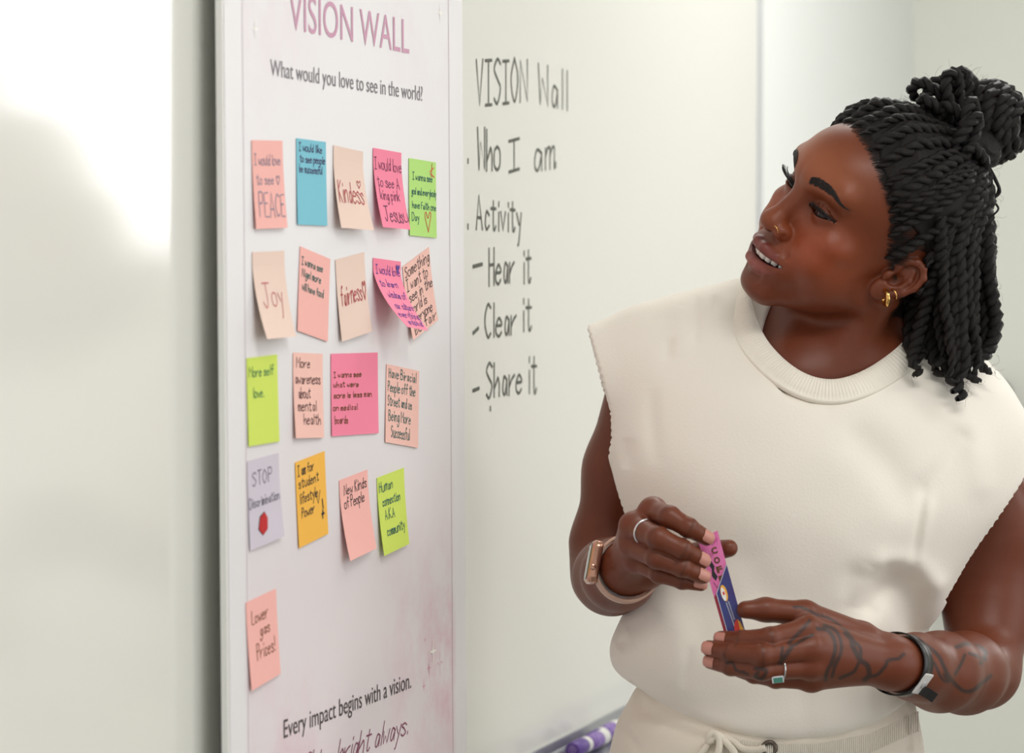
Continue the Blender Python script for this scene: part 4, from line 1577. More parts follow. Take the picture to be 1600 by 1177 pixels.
m_eye = mat('eyeball', (1, 1, 1), 0.16, spec=0.4, attr='Col')
m_brow = mat('brow_hair', srgb(22, 16, 14), 0.6)
m_lash = mat('lash_black', srgb(12, 10, 10), 0.5)
m_teeth = mat('tooth_enamel', srgb(240, 236, 226), 0.25)
GAZE = np.array([-0.35, 0.85, -0.16])
GAZE /= np.linalg.norm(GAZE)
for s in (-1, 1):
    c = np.array([s * 31.5, 72.8, 18.3])
    nu, nv = 48, 32
    v, f, cc = [], [], []
    ref = np.cross(GAZE, [1, 0, 0])
    ref /= np.linalg.norm(ref)
    r2 = np.cross(GAZE, ref)
    for j in range(nv + 1):
        th = math.pi * j / nv
        for i in range(nu):
            ph = 2 * math.pi * i / nu
            dirv = GAZE * math.cos(th) + (ref * math.cos(ph) + r2 * math.sin(ph)) * math.sin(th)
            rr = 11.9 + (0.4 * max(0, 1 - (th / .5) ** 2))
            v.append(H(c + dirv * rr))
            ang = th
            cc.append(srgb(8, 6, 6) if ang < .22 else srgb(44, 24, 16) if ang < .62 else srgb(24, 16, 14) if ang < .70 else srgb(150, 132, 124))  # eye whites painted darker, as if in shade
    for j in range(nv):
        for i in range(nu):
            a, b_ = j * nu + i, j * nu + (i + 1) % nu
            f.append((a, b_, b_ + nu, a + nu))
    mesh_obj('eyeball', np.array(v), np.array(f), m_eye, person, True, np.array(cc))
    # lid line and lashes
    tt_ = np.linspace(0.03, 1.02, 26)
    lid = ysurf(np.c_[s * (16 + 32 * tt_), 0 * tt_, 16.6 + 3.6 * tt_ + UPL * 4 * tt_ * (1 - tt_) + 0.5], 0.2)
    lm = MB().tube(H(lid), np.interp(np.linspace(0, 1, 26), [0, .2, .7, 1], [.0004, .0011, .0014, .0005]), 6)
    rnd = random.Random(5 + s)
    for q in range(64):
        t = (q + rnd.random()) / 64
        i = t * 25
        p0 = lid[int(i)] + (lid[min(25, int(i) + 1)] - lid[int(i)]) * (i - int(i))
        ln = 5 + 6.5 * math.sin(min(1, t * 1.1) * 2.4)
        o = np.array([s * (0.15 + 0.75 * t), 0.9 - 0.35 * t, -0.05])
        o /= np.linalg.norm(o)
        k1 = p0 + o * ln * .45 + np.array([0, 0, -0.6])
        k2 = p0 + o * ln * .85 + np.array([0, 0, ln * .22])
        k3 = p0 + o * ln + np.array([s * .3, 0, ln * .55])
        lm.tube(H(catmull([p0, k1, k2, k3], 3)), np.linspace(.00034, .00010, 10), 4)
    lm.build('eyelashes', m_lash, person, True)
    # eyebrow
    bw = MB()
    path = catmull([(16, 93, 40.5), (26, 90, 44.2), (38, 83, 45.6), (48, 73, 43.4), (56, 63, 39.2)], 8)
    A3 = []
    for q in range(520):
        t = rnd.random() ** 0.9
        i = t * (len(path) - 1)
        p0 = path[int(i)] + (path[min(len(path) - 1, int(i) + 1)] - path[int(i)]) * (i - int(i))
        tan = path[min(len(path) - 1, int(i) + 2)] - path[max(0, int(i) - 1)]
        tan /= np.linalg.norm(tan)
        half = np.interp(t, [0, .12, .5, .85, 1], [2.6, 4.3, 4.0, 2.2, .7])
        o = rnd.uniform(-1, 1) * half
        p0 = p0 + np.array([0, 0, o])
        upw = np.interp(t, [0, .2, .6, 1], [.9, .45, .1, 0]) - o / half * .25
        d_ = tan + np.array([0, 0, upw])
        d_ /= np.linalg.norm(d_)
        ln = rnd.uniform(3.5, 6) * np.interp(t, [0, .8, 1], [1, .9, .5])
        for w_ in (0, .5, 1):
            e3 = p0 + d_ * ln * w_
            A3.append((s * e3[0], e3[1], e3[2]))
    A3 = ysurf(A3, np.tile([.1, .6, .45], 520))
    for q in range(520):
        bw.tube(H(A3[3 * q:3 * q + 3]), [.00034, .0003, .00012], 4, cap=False)
    bw.build('eyebrow', m_brow, person, True)
# upper teeth
for i in range(-5, 6):
    if i == 0:
        continue
    k = abs(i) - 0.5
    x = math.copysign([4.3, 12.2, 19.0, 25.2, 30.6][abs(i) - 1], i)
    wd = [8.6, 6.9, 7.0, 6.0, 5.2][abs(i) - 1]
    y = 96.6 - 0.0185 * x * x
    zc = -49.6 + 3.4 * (x / 28) ** 2
    tx = np.array([1, -0.037 * x, 0])
    tx /= np.linalg.norm(tx)
    ty = np.array([-tx[1], tx[0], 0])
    rows = []
    for zz, ww, th in ((4.0, .86, 3.2), (0, 1.0, 3.6), (-2.6, .98, 3.0), (-3.5, .85, 1.8)):
        for a in np.linspace(0, 2 * np.pi, 12, endpoint=False):
            ca, sa = math.cos(a), math.sin(a)
            rows.append(H(np.array([x, y, zc + zz]) + tx * wd / 2 * .98 * ww * math.copysign(abs(ca) ** .5, ca) + ty * th * (math.copysign(abs(sa) ** .6, sa) - 0.6)))
    f = [(j * 12 + q, j * 12 + (q + 1) % 12, (j + 1) * 12 + (q + 1) % 12, (j + 1) * 12 + q) for j in range(3) for q in range(12)]
    f += [tuple(range(12))[::-1], tuple(range(36, 48))]
    mesh_obj('tooth', rows, f, m_teeth, person, True)

# fingernails
m_nail = mat('fingernail', srgb(198, 138, 124), 0.28, spec=0.5)


def nails(J, which, nvec, wide=1.0):
    for k in which:
        tip, dip = J[k][3], J[k][2]
        ax = (tip - dip) / np.linalg.norm(tip - dip)
        n = np.asarray(nvec[k] if isinstance(nvec, dict) else nvec, float)
        n = n - ax * (n @ ax)
        n /= np.linalg.norm(n)
        sd = np.cross(ax, n)
        r = FR[k][3]
        v, f = [], []
        nu, nv = 8, 7
        for layer in (0, 1):
            for j in range(nv + 1):
                t = j / nv
                for i in range(nu + 1):
                    u = (i / nu * 2 - 1)
                    hw = 0.82 * (1 - 0.25 * max(0, (t - .8) / .2) ** 2) * (1 - .3 * max(0, (.25 - t) / .25) ** 2)
                    a = u * hw
                    rr = (r + (FR[k][2] - r) * (1 - t) * .45) * 1.015 - 0.0008 * layer
                    along = (-0.0098 + 0.0150 * t)
                    drop = r * 1.015 - math.sqrt(max(1e-9, (r * 1.015) ** 2 - max(0, along) ** 2)) if along > 0 else 0.0
                    v.append(tip + ax * along + n * (rr * math.cos(a) + 0.0004 - drop) + sd * rr * math.sin(a))
        m1 = (nu + 1) * (nv + 1)
        for j in range(nv):
            for i in range(nu):
                a = j * (nu + 1) + i
                q = (a, a + 1, a + nu + 2, a + nu + 1)
                f += [q, tuple(m1 + x for x in q[::-1])]
        mesh_obj('fingernail', v, f, m_nail, person, True)


nails(hr[3], ('index', 'middle', 'ring', 'little'), (0.15, -1, 0.30))
nails(hl[3], ('index', 'middle', 'ring'), (-0.35, -1, 0.15))

# ------------------------------------------------------------------ hair
m_hair = mat('black_hair', srgb(11, 9, 9), 0.40, spec=0.36, bump=(1500, 0.9, 0.0014), noise=(160, srgb(24, 17, 14)))
m_hairfine = mat('fine_hair', srgb(26, 20, 18), 0.5)


def resample(P, step):
    P = np.asarray(P, float)
    L = np.r_[0, np.cumsum(np.linalg.norm(np.diff(P, axis=0), axis=1))]
    n = max(3, int(L[-1] / step) + 1)
    t = np.linspace(0, L[-1], n)
    return np.stack([np.interp(t, L, P[:, i]) for i in range(3)], 1), L[-1]


def rope(mb, path, r, pitch=0.013, taper=(1, 1), seg=6, ph=0.0, curl=0):
    """two strands twisted round a path"""
    P, L = resample(path, r * 0.62)
    n = len(P)
    T = np.gradient(P, axis=0)
    T /= np.linalg.norm(T, axis=1)[:, None] + 1e-12
    u = np.cross(T[0], [0.2, 0.9, 0.4])
    u /= np.linalg.norm(u)
    s = np.linspace(0, 1, n)
    rad = r * np.interp(s, [0, .08, .8, 1], [taper[0], 1, .95, taper[1]])
    A_, B_ = [], []
    for i in range(n):
        u = u - T[i] * (u @ T[i])
        u /= np.linalg.norm(u)
        w_ = np.cross(T[i], u)
        a = ph + 2 * math.pi * s[i] * L / pitch
        o = (u * math.cos(a) + w_ * math.sin(a)) * rad[i] * 0.52
        A_.append(P[i] + o)
        B_.append(P[i] - o)
    mb.tube(A_, rad * 0.62, seg)
    mb.tube(B_, rad * 0.62, seg)


def out_of_body(p, off):
    p = np.atleast_2d(np.asarray(p, float)).copy()
    m = len(p)
    for _ in range(8):
        q = np.concatenate([p, p + [.001, 0, 0], p + [0, .001, 0], p + [0, 0, .001]]).astype(f32)
        d = np.minimum(g_head(q), smin(f_torso(q), f_shirt(q), 0.005)).reshape(4, m)
        g = ((d[1:] - d[0]) / 0.001).T
        st = (np.maximum(0, off - d[0]) / ((g * g).sum(1) + 0.05))[:, None] * g
        ln = np.linalg.norm(st, axis=1)[:, None]
        p = p + st * np.minimum(1, 0.006 / (ln + 1e-9))
    return p


TIE = np.array([0.0, -66, 134])


def hair_vol(p):
    return 13 * smooth01(p[:, 2], 50, 95) * smooth01(-p[:, 1], -64, -30)



rnd = random.Random(11)
# swept-back twists on the scalp: each runs from the hairline to the tie
starts = []
for s in (-1, 1):
    for z in (90, 84, 77, 69, 61, 53, 45, 33, 13):
        y = float(hair_lim(np.array([z]))[()] if np.ndim(hair_lim(z)) else hair_lim(z)) - 1
        w = {90: 8, 84: 24, 77: 38, 69: 50, 61: 58, 53: 63, 45: 66, 33: 69, 21: 71, 13: 72}[z]
        starts.append((s * w, y, z))
    for y, z in ((-14, 34), (-30, 32), (-46, 34), (-62, 36)):
        starts.append((s * 72, y, z))
for st in starts:
    a = hsurf(st, 1.0)
    b_ = TIE + np.array([a[0] * 0.14, rnd.uniform(-4, 4), rnd.uniform(-6, 2)])
    C0 = np.array([0, -10, 38])
    da, db = a - C0, b_ - C0
    pts = []
    for t in np.linspace(0, 1, 16):
        om = math.acos(np.clip(da @ db / np.linalg.norm(da) / np.linalg.norm(db), -1, 1))
        dirv = (math.sin((1 - t) * om) * da / np.linalg.norm(da) + math.sin(t * om) * db / np.linalg.norm(db)) / math.sin(om)
        pts.append(C0 + dirv * 100)
    tq = np.linspace(0, 1, 16)
    pts = hsurf(pts, 1.2 + 2.4 * np.minimum(1, tq * 4) + 6 * np.maximum(0, tq - .75))
    pts = hsurf(pts, 1.2 + 2.4 * np.minimum(1, tq * 4) + 3 * np.maximum(0, tq - .75) + hair_vol(pts))
    pts = pts + np.array([[rnd.gauss(0, .8), rnd.gauss(0, .8), rnd.gauss(0, .6)] for _ in pts])
    mb = MB()
    rope(mb, H(catmull(pts, 4)), 0.0058 * rnd.uniform(.75, 1.2), rnd.uniform(.017, .026), (0.3, 1.0), 6, rnd.random() * 6)
    mb.build('scalp_twist', m_hair, person, True)

# hair mass under the twists
def f_cap(P):
    Q = world_to_head(P).astype(f32)
    d = head_mm(Q) - 3.2 - hair_vol(Q).astype(f32)
    lim = (Q[:, 1] - (hair_lim(Q[:, 2]) - 8 - np.interp(Q[:, 2], [5, 15, 45, 60], [0, 22, 22, 0]))).astype(f32)
    d = smax(d, lim * 0.8, 5)
    d = smax(d, (-34 - Q[:, 2]), 6)
    ax = np.abs(Q[:, 0])
    earcut = ell(np.c_[ax, Q[:, 1], Q[:, 2]].astype(f32), (78, -8, 4), (18, 26, 34))
    d = smax(d, -earcut, 3)
    d = smin(d, ell(Q, TIE + np.array([0, -2, -6]), (24, 24, 18)), 14)
    rip = 0.8 * np.sin(np.arctan2(Q[:, 0] - TIE[0], -(Q[:, 2] - 150)) * 40 + np.sin(Q[:, 1] * .2))
    return (d + rip) / f32(1000)


cv, cq = sculpt(f_cap, HEAD_C - .17, HEAD_C + .19, 0.0022)
mesh_obj('hair_cap', cv, cq, m_hair, person, True)

# bun: coil of twists wound about an axis that leaves the tie
B0 = np.array([0.0, -72, 157])
AXB = np.array([0.25, -0.55, 0.80])
AXB /= np.linalg.norm(AXB)
ub = np.cross(AXB, [1, 0, 0.2])
ub /= np.linalg.norm(ub)
wb_ = np.cross(AXB, ub)
bc = W(1545, 192, 3.185)
axb = HR @ AXB
axb = np.array([0.80, -0.25, -0.10])
axb /= np.linalg.norm(axb)
ub = np.cross(axb, [0, 1, 0])
ub /= np.linalg.norm(ub)
wb_ = np.cross(axb, ub)
core = MB()
v, f = [], []
for j in range(17):
    for i in range(24):
        th, ph = math.pi * j / 16, 2 * math.pi * i / 24
        v.append(bc + 0.032 * (math.cos(th) * axb + math.sin(th) * (math.cos(ph) * ub + math.sin(ph) * wb_)))
for j in range(16):
    for i in range(24):
        a, b2 = j * 24 + i, j * 24 + (i + 1) % 24
        f.append((a, b2, b2 + 24, a + 24))
mesh_obj('bun_core', v, f, m_hair, person, True)
for lay in range(9):
    t = (lay + .5) / 9 * 2 - 1
    zz = t * 0.034
    rr = 0.037 * math.sqrt(max(0.04, 1 - t * t * .92))
    ph0 = rnd.random() * 6
    ang = np.linspace(0, 2 * math.pi * 1.06, 40)
    tilt = rnd.uniform(-.25, .25)
    pts = [bc + axb * (zz + tilt * .02 * math.sin(a_ + ph0)) + (rr + rnd.gauss(0, .0006)) * (math.cos(a_ + ph0) * ub + math.sin(a_ + ph0) * wb_) for a_ in ang]
    mb = MB()
    rope(mb, pts, 0.0076, 0.026, (.8, .8), 6, rnd.random() * 6)
    mb.build('bun_twist', m_hair, person, True)
# loose loops standing over the tie
LOOPS = [
    [(1500, 190, 3.15), (1470, 150, 3.13), (1440, 128, 3.13), (1424, 142, 3.14), (1440, 165, 3.15)], [(1505, 185, 3.15), (1490, 140, 3.14), (1500, 112, 3.15), (1512, 122, 3.16), (1515, 160, 3.16)],
    [(1495, 190, 3.14), (1480, 150, 3.12), (1478, 122, 3.12), (1490, 112, 3.12), (1498, 130, 3.13), (1500, 170, 3.14)], [(1510, 190, 3.16), (1518, 150, 3.17), (1510, 122, 3.17), (1524, 130, 3.17), (1535, 160, 3.17)],
    [(1495, 195, 3.13), (1460, 165, 3.11), (1440, 152, 3.11), (1450, 175, 3.12), (1480, 195, 3.13)], [(1520, 215, 3.12), (1500, 180, 3.11), (1480, 165, 3.11), (1468, 180, 3.12), (1490, 205, 3.13)],
    [(1512, 250, 3.12), (1505, 215, 3.10), (1512, 170, 3.10), (1522, 160, 3.11), (1526, 195, 3.12)], [(1505, 270, 3.11), (1512, 230, 3.09), (1530, 240, 3.10), (1540, 262, 3.12), (1525, 285, 3.12)],
    [(1470, 200, 3.12), (1450, 150, 3.13), (1462, 128, 3.14), (1482, 130, 3.14), (1490, 160, 3.14)], [(1488, 230, 3.09), (1510, 200, 3.09), (1530, 180, 3.10), (1520, 220, 3.10), (1500, 250, 3.09)]]
for L_ in LOOPS:
    mb = MB()
    rope(mb, catmull([W(*p) for p in L_], 8), 0.0062, 0.022, (.6, .5), 6, rnd.random() * 6)
    mb.build('hair_loop', m_hair, person, True)

# hanging twists behind the ear: root, way points, tip
HANG = [
    [(1478, 300, 3.10), (1472, 380, 3.10), (1476, 470, 3.11), (1488, 560, 3.12), (1482, 592, 3.12)],
    [(1500, 290, 3.11), (1498, 380, 3.11), (1500, 470, 3.12), (1506, 560, 3.13), (1498, 600, 3.13), (1506, 616, 3.12)],
    [(1520, 285, 3.13), (1520, 370, 3.13), (1522, 460, 3.13), (1520, 540, 3.14), (1512, 585, 3.14)],
    [(1540, 290, 3.15), (1542, 370, 3.15), (1548, 450, 3.15), (1555, 510, 3.16), (1545, 548, 3.16), (1530, 562, 3.15), (1540, 580, 3.15), (1550, 580, 3.15)],
    [(1455, 330, 3.09), (1450, 420, 3.11), (1440, 500, 3.13), (1430, 545, 3.13), (1424, 565, 3.12), (1436, 578, 3.12)],
    [(1465, 340, 3.10), (1462, 430, 3.12), (1466, 500, 3.13), (1474, 560, 3.13)],
    [(1510, 320, 3.12), (1512, 420, 3.12), (1516, 500, 3.13), (1528, 560, 3.14), (1520, 590, 3.14)],
    [(1530, 300, 3.15), (1532, 400, 3.15), (1538, 480, 3.16), (1536, 540, 3.16)],
    [(1488, 310, 3.11), (1486, 400, 3.11), (1490, 480, 3.12), (1494, 580, 3.13), (1500, 604, 3.12)],
    [(1440, 420, 3.13), (1428, 480, 3.15), (1420, 530, 3.15), (1432, 560, 3.14), (1446, 552, 3.14)],
    [(1450, 430, 3.15), (1446, 500, 3.17), (1452, 550, 3.17), (1440, 568, 3.16)],
    [(1420, 440, 3.16), (1410, 490, 3.18), (1406, 530, 3.18)], [(1430, 440, 3.17), (1426, 500, 3.19), (1430, 540, 3.19)],
    [(1470, 430, 3.16), (1470, 500, 3.18), (1474, 560, 3.18)], [(1490, 420, 3.17), (1490, 500, 3.18), (1486, 570, 3.18)], [(1510, 420, 3.18), (1508, 500, 3.19), (1510, 570, 3.18)],
    [(1528, 410, 3.19), (1530, 490, 3.19), (1530, 550, 3.18)], [(1400, 450, 3.18), (1396, 490, 3.20), (1400, 520, 3.20)], [(1545, 330, 3.18), (1548, 400, 3.18), (1540, 470, 3.18), (1542, 520, 3.18)],
    [(1460, 470, 3.14), (1456, 520, 3.15), (1462, 580, 3.14)], [(1480, 400, 3.13), (1482, 480, 3.14), (1478, 570, 3.14), (1486, 596, 3.13)]]
for L_ in HANG:
    pts = out_of_body([W(*p) for p in L_], 0.007)
    P3 = out_of_body(catmull(pts, 5), 0.007)
    mb = MB()
    rope(mb, P3 + np.array([[rnd.gauss(0, .0006), rnd.gauss(0, .0006), 0] for _ in P3]), 0.0071 * rnd.uniform(.80, 1.18), rnd.uniform(.021, .027), (.8, .45), 7, rnd.random() * 6)
    # little curled end
    e0, tdir = P3[-1], P3[-1] - P3[-3]
    tdir /= np.linalg.norm(tdir) + 1e-9
    sd = np.array([1.0, 0, 0.2]) * rnd.choice((-1, 1))
    hook = [e0 + tdir * 0.0028 * k_ * (1 - .12 * k_) + sd * 0.0045 * (1 - math.cos(k_ * .9)) for k_ in range(5)]
    if abs(tdir[2]) > 0.5:
        mb.tube(catmull(hook, 4), np.linspace(.0044, .0024, 17), 7)
    mb.build('hanging_twist', m_hair, person, True)

# wisps and baby hair
wm = MB()
wisp = catmull([W(1545, 262, 3.14), W(1556, 282, 3.13), W(1562, 300, 3.13), W(1552, 312, 3.13), W(1560, 326, 3.13), W(1550, 338, 3.13), W(1541, 346, 3.13)], 6)
wm.tube(wisp, np.linspace(.0022, .0005, len(wisp)), 6)
wisp = catmull([W(1540, 268, 3.15), W(1552, 276, 3.15), W(1560, 290, 3.15), W(1556, 306, 3.15), W(1546, 318, 3.15)], 6)
wm.tube(wisp, np.linspace(.0018, .0004, len(wisp)), 6)
wm.build('curly_wisp', m_hair, person, True)
fm = MB()
BH = []
for q in range(900):
    s = -1 if q % 5 else 1
    z = rnd.uniform(8, 93)
    y = float(hair_lim(z)) + rnd.uniform(-8, 4)
    w = np.interp(z, [8, 13, 29, 45, 61, 77, 90, 93], [72, 72, 70, 66, 58, 38, 10, 0])
    p0 = np.array([s * max(0, w + rnd.uniform(-4, 4)), y, z])
    back = np.array([s * .1, -1.0, 0.35 + rnd.uniform(-.35, .35)])
    ln = rnd.uniform(6, 17)
    BH += [p0, p0 + back * ln * .5, p0 + back * ln]
BH = H(hsurf(BH, np.tile([.1, .9, 2.2], len(BH) // 3)))
for q in range(0, len(BH), 3):
    fm.tube(catmull(BH[q:q + 3], 3), np.linspace(.00022, .0001, 7), 3, cap=False)
fm.build('baby_hair', m_hairfine, person, True)['kind'] = 'stuff'
fl = MB()


def fly(p0, d0, ln, curlr):
    p = np.asarray(p0, float).copy()
    d0 = np.asarray(d0, float)
    d0 = d0 / np.linalg.norm(d0)
    ax = np.array([rnd.gauss(0, 1), rnd.gauss(0, 1) * 2, rnd.gauss(0, 1)])
    ax /= np.linalg.norm(ax)
    pts = [p.copy()]
    for _ in range(12):
        d0 = np.array(Matrix.Rotation(curlr * rnd.uniform(.5, 1.5), 3, Vector(ax)) @ Vector(d0))
        p = p + d0 * ln / 12
        pts.append(p.copy())
    fl.tube(pts, np.linspace(.00013, .00007, len(pts)), 3, cap=False)


for q in range(90):      # along the top outline
    t = rnd.random()
    px = 1325 + 275 * t
    py = np.interp(px, [1325, 1400, 1430, 1445, 1500, 1560, 1600], [184, 156, 152, 122, 114, 132, 162])
    fly(W(px, py + 10, 3.14), (rnd.uniform(-.6, .6), rnd.uniform(-.3, .3), 1), rnd.uniform(.008, .024), rnd.choice((-.25, .25, .12)))
for q in range(70):      # at the ends of the hanging twists
    L_ = rnd.choice(HANG[:9])
    fly(W(L_[-1][0] + rnd.uniform(-8, 8), L_[-1][1] + rnd.uniform(-10, 6), L_[-1][2]), (rnd.uniform(-.8, .8), rnd.uniform(-.5, .1), -rnd.uniform(.2, 1)), rnd.uniform(.008, .02), rnd.choice((-.3, .3)))
for q in range(40):
    fly(W(1552 + rnd.uniform(-6, 6), rnd.uniform(250, 560), 3.14), (1, rnd.uniform(-.4, .2), rnd.uniform(-.6, .6)), rnd.uniform(.006, .018), rnd.choice((-.25, .25)))
fl.build('flyaway_hair', m_hairfine, person, True)['kind'] = 'stuff'
# ================================================================== things worn and held
m_gold = mat('polished_gold', srgb(232, 186, 110), 0.16, metal=1.0)
m_silver = mat('polished_silver', srgb(220, 220, 222), 0.14, metal=1.0)


def hoop(name, c, n, r, tube_r, m, label, cat, squash=1.0):
    n = np.asarray(n, float)
    n /= np.linalg.norm(n)
    u = np.cross(n, [0.1, 0.2, 1])
    u /= np.linalg.norm(u)
    w = np.cross(n, u)
    a = np.linspace(0, 2 * np.pi, 36, endpoint=False)
    P = [c + r * (math.cos(t) * u + math.sin(t) * w * squash) for t in a]
    rad = tube_r if np.isscalar(tube_r) else [tube_r[0] + (tube_r[1] - tube_r[0]) * (0.5 - 0.5 * math.cos(t - math.pi * 0)) for t in a]
    o = MB()
    o.tube(P, rad, 10, closed=True)
    return tag(o.build(name, m, None, True), label, cat)


lobe = front_of(f_head, 1386, 455, 2.95)
hoop('hoop_earring', lobe + np.array([-.0015, -.001, -.0065]), (0.96, 0.22, 0.08), 0.0072, 0.0023, m_gold, 'thick polished gold hoop earring in the ear lobe', 'earring')
lobe2 = front_of(f_head, 1394, 455, 2.95)
hoop('hoop_earring', lobe2 + np.array([.0015, -.001, -.003]), (0.9, 0.3, 0.35), 0.0052, 0.0008, m_gold, 'thin gold hoop earring beside the thick one', 'earring')
nst = front_of(f_head, 1213, 357, 2.95)
hoop('nose_ring', nst + np.array([-.0005, .0012, -.001]), (0.86, 0.30, 0.42), 0.0042, 0.00055, m_gold, 'thin gold ring in the left nostril', 'nose ring')


def finger_ring(a, b_, t, r, m, tube_r=0.0011):
    c = a + (b_ - a) * t
    return c, (b_ - a) / np.linalg.norm(b_ - a)


c, ax = finger_ring(hr[3]['middle'][0], hr[3]['middle'][1], 0.50, 0, None)
hoop('finger_ring', c, ax, 0.0112, 0.0012, m_silver, 'plain silver band ring on a finger of the raised right hand', 'ring')
c, ax = finger_ring(hl[3]['ring'][0], hl[3]['ring'][1], 0.62, 0, None)
gr = tag(empty('gem_ring', c), 'silver ring with a green stone on the lower left hand', 'ring')
u = np.cross(ax, [0, 0, 1.0])
u /= np.linalg.norm(u)
w = np.cross(ax, u)
MB().tube([c + .0108 * (math.cos(t) * u + math.sin(t) * w) for t in np.linspace(0, 2 * np.pi, 36, endpoint=False)], 0.0009, 8, closed=True).build('band', m_silver, gr, True)
gp = W(1216, 1063, 2.905)
MB().box(gp + np.array([-.0052, -.001, -.003]), (.0104, 0, .0012), (0, .004, 0), (-.0008, 0, .006)).build('setting', m_silver, gr)
MB().box(gp + np.array([-.0044, -.0026, -.0026]), (.0088, 0, .001), (0, .002, 0), (-.0006, 0, .0045)).build('stone', mat('green_stone', srgb(24, 112, 92), 0.1, spec=0.8), gr)

# ---- watch on the right wrist
wr = hr[4]
fa = ar[3][5]
axf = (wr - fa) / np.linalg.norm(wr - fa)
wc = fa + (wr - fa) * 1.0
dors = np.array([-1.0, -0.35, 0.25])
dors -= axf * (dors @ axf)
dors /= np.linalg.norm(dors)
sd = np.cross(axf, dors)
watch = tag(empty('smartwatch', wc), 'square smartwatch with a blush pink strap on the right wrist', 'watch')
m_strap = mat('blush_silicone', srgb(206, 170, 150), 0.5)
m_wbody = mat('rose_metal', srgb(196, 150, 128), 0.25, metal=0.9)
m_wglass = mat('watch_glass', srgb(14, 14, 18), 0.08, spec=0.8)
a = np.linspace(0, 2 * np.pi, 48, endpoint=False)
ringp = [wc + dors * (.0292 * math.cos(t)) + sd * (.0300 * math.sin(t)) for t in a]
vv, ff = [], []
for i, t in enumerate(a):
    o = dors * math.cos(t) + sd * math.sin(t)
    for al_, h in ((-.011, 0), (.011, 0), (.011, .0028), (-.011, .0028)):
        vv.append(ringp[i] + axf * al_ + o * h)
n = len(a)
for i in range(n):
    for j in range(4):
        ff.append((i * 4 + j, i * 4 + (j + 1) % 4, ((i + 1) % n) * 4 + (j + 1) % 4, ((i + 1) % n) * 4 + j))
mesh_obj('strap', vv, ff, m_strap, watch, True)


def slab(c, e1, e2, e3, a, b_, h, r, seg=6):
    """rounded-corner slab"""
    pts = []
    for cx, cy, a0 in ((a - r, b_ - r, 0), (-a + r, b_ - r, 90), (-a + r, -b_ + r, 180), (a - r, -b_ + r, 270)):
        for q in range(seg + 1):
            t = math.radians(a0 + 90 * q / seg)
            pts.append((cx + r * math.cos(t), cy + r * math.sin(t)))
    k = len(pts)
    v = []
    for hh, sc in ((0, .9), (h * .2, 1), (h * .75, 1), (h, .88)):
        v += [c + e1 * x * sc + e2 * y * sc + e3 * hh for x, y in pts]
    f = [(j * k + i, j * k + (i + 1) % k, (j + 1) * k + (i + 1) % k, (j + 1) * k + i) for j in range(3) for i in range(k)]
    f += [tuple(range(k))[::-1], tuple(range(3 * k, 4 * k))]
    return v, f


v, f = slab(wc + dors * .0272, axf, sd, dors, .017, .0205, .0105, .007)
mesh_obj('case', v, f, m_wbody, watch, True)
v, f = slab(wc + dors * .0375, axf, sd, dors, .0142, .0175, .0008, .005)
mesh_obj('screen', v, f, m_wglass, watch, True)
MB().lathe(wc + dors * .034 + axf * .0165 + sd * .006, axf, [(0, .0030), (.0022, .0030), (.0026, .0024)], 16).build('crown', m_wbody, watch, True)

# ---- wristband on the left wrist
wl, fl_ = hl[4], al[3][5]
axl = (wl - fl_) / np.linalg.norm(wl - fl_)
bc_ = fl_ + (wl - fl_) * 0.90
u = np.array([0, -1.0, 0.1])
u -= axl * (u @ axl)
u /= np.linalg.norm(u)
w = np.cross(axl, u)
band = tag(empty('wristband', bc_), 'black event wristband with a white snap on the left wrist', 'wristband')
vv, ff = [], []
for i, t in enumerate(a):
    o = u * math.cos(t) + w * math.sin(t)
    for al_, h in ((-.0105, 0), (.0105, 0), (.0105, .0011), (-.0105, .0011)):
        vv.append(bc_ + o * (.0288 + h) + axl * al_)
for i in range(n):
    for j in range(4):
        ff.append((i * 4 + j, i * 4 + (j + 1) % 4, ((i + 1) % n) * 4 + (j + 1) % 4, ((i + 1) % n) * 4 + j))
mesh_obj('band', vv, ff, mat('black_vinyl', srgb(26, 26, 28), 0.3, spec=0.6), band, True)
dn = w if w[2] < 0 else -w
tt = math.radians(28)
o = u * math.cos(tt) + dn * math.sin(tt)
e2 = np.cross(axl, o)
v, f = slab(bc_ + o * .0292, axl, e2, o, .0100, .0115, .0016, .002)
sn = mesh_obj('snap_tab', v, f, mat('white_vinyl', srgb(214, 212, 210), 0.3), band, True)
MB().lathe(bc_ + o * .0307, o, [(0, .0042), (.0010, .0040), (.0014, .0030)], 18).build('snap', mat('grey_snap', srgb(186, 186, 188), 0.25), sn, True)
tl = [bc_ + o * .0308 - axl * (.004 + .004 * k_) + o * (.0012 * k_ * k_) - e2 * .006 for k_ in range(4)]
vv = []
for p in tl:
    vv += [p - e2 * .005, p + e2 * .005, p + e2 * .005 + o * .0008, p - e2 * .005 + o * .0008]
ff = [(i * 4 + j, i * 4 + (j + 1) % 4, (i + 1) * 4 + (j + 1) % 4, (i + 1) * 4 + j) for i in range(3) for j in range(4)] + [(3, 2, 1, 0), (12, 13, 14, 15)]
mesh_obj('loose_end', vv, ff, mat('black_vinyl', srgb(26, 26, 28), 0.3), band)

# ---- the card in its sleeve
TLc, TRc = W(1091, 846, 2.951), W(1121, 829, 2.951)
BLc, BRc = W(1131, 988, 2.948), W(1163, 986, 2.948)
cardo = tag(empty('sleeved_card', (TLc + BRc) / 2), 'narrow pink card half inside a dark blue sleeve, held in both hands', 'card')
cn = np.cross(TRc - TLc, BLc - TLc)
cn /= np.linalg.norm(cn)
cn = cn if cn[1] < 0 else -cn


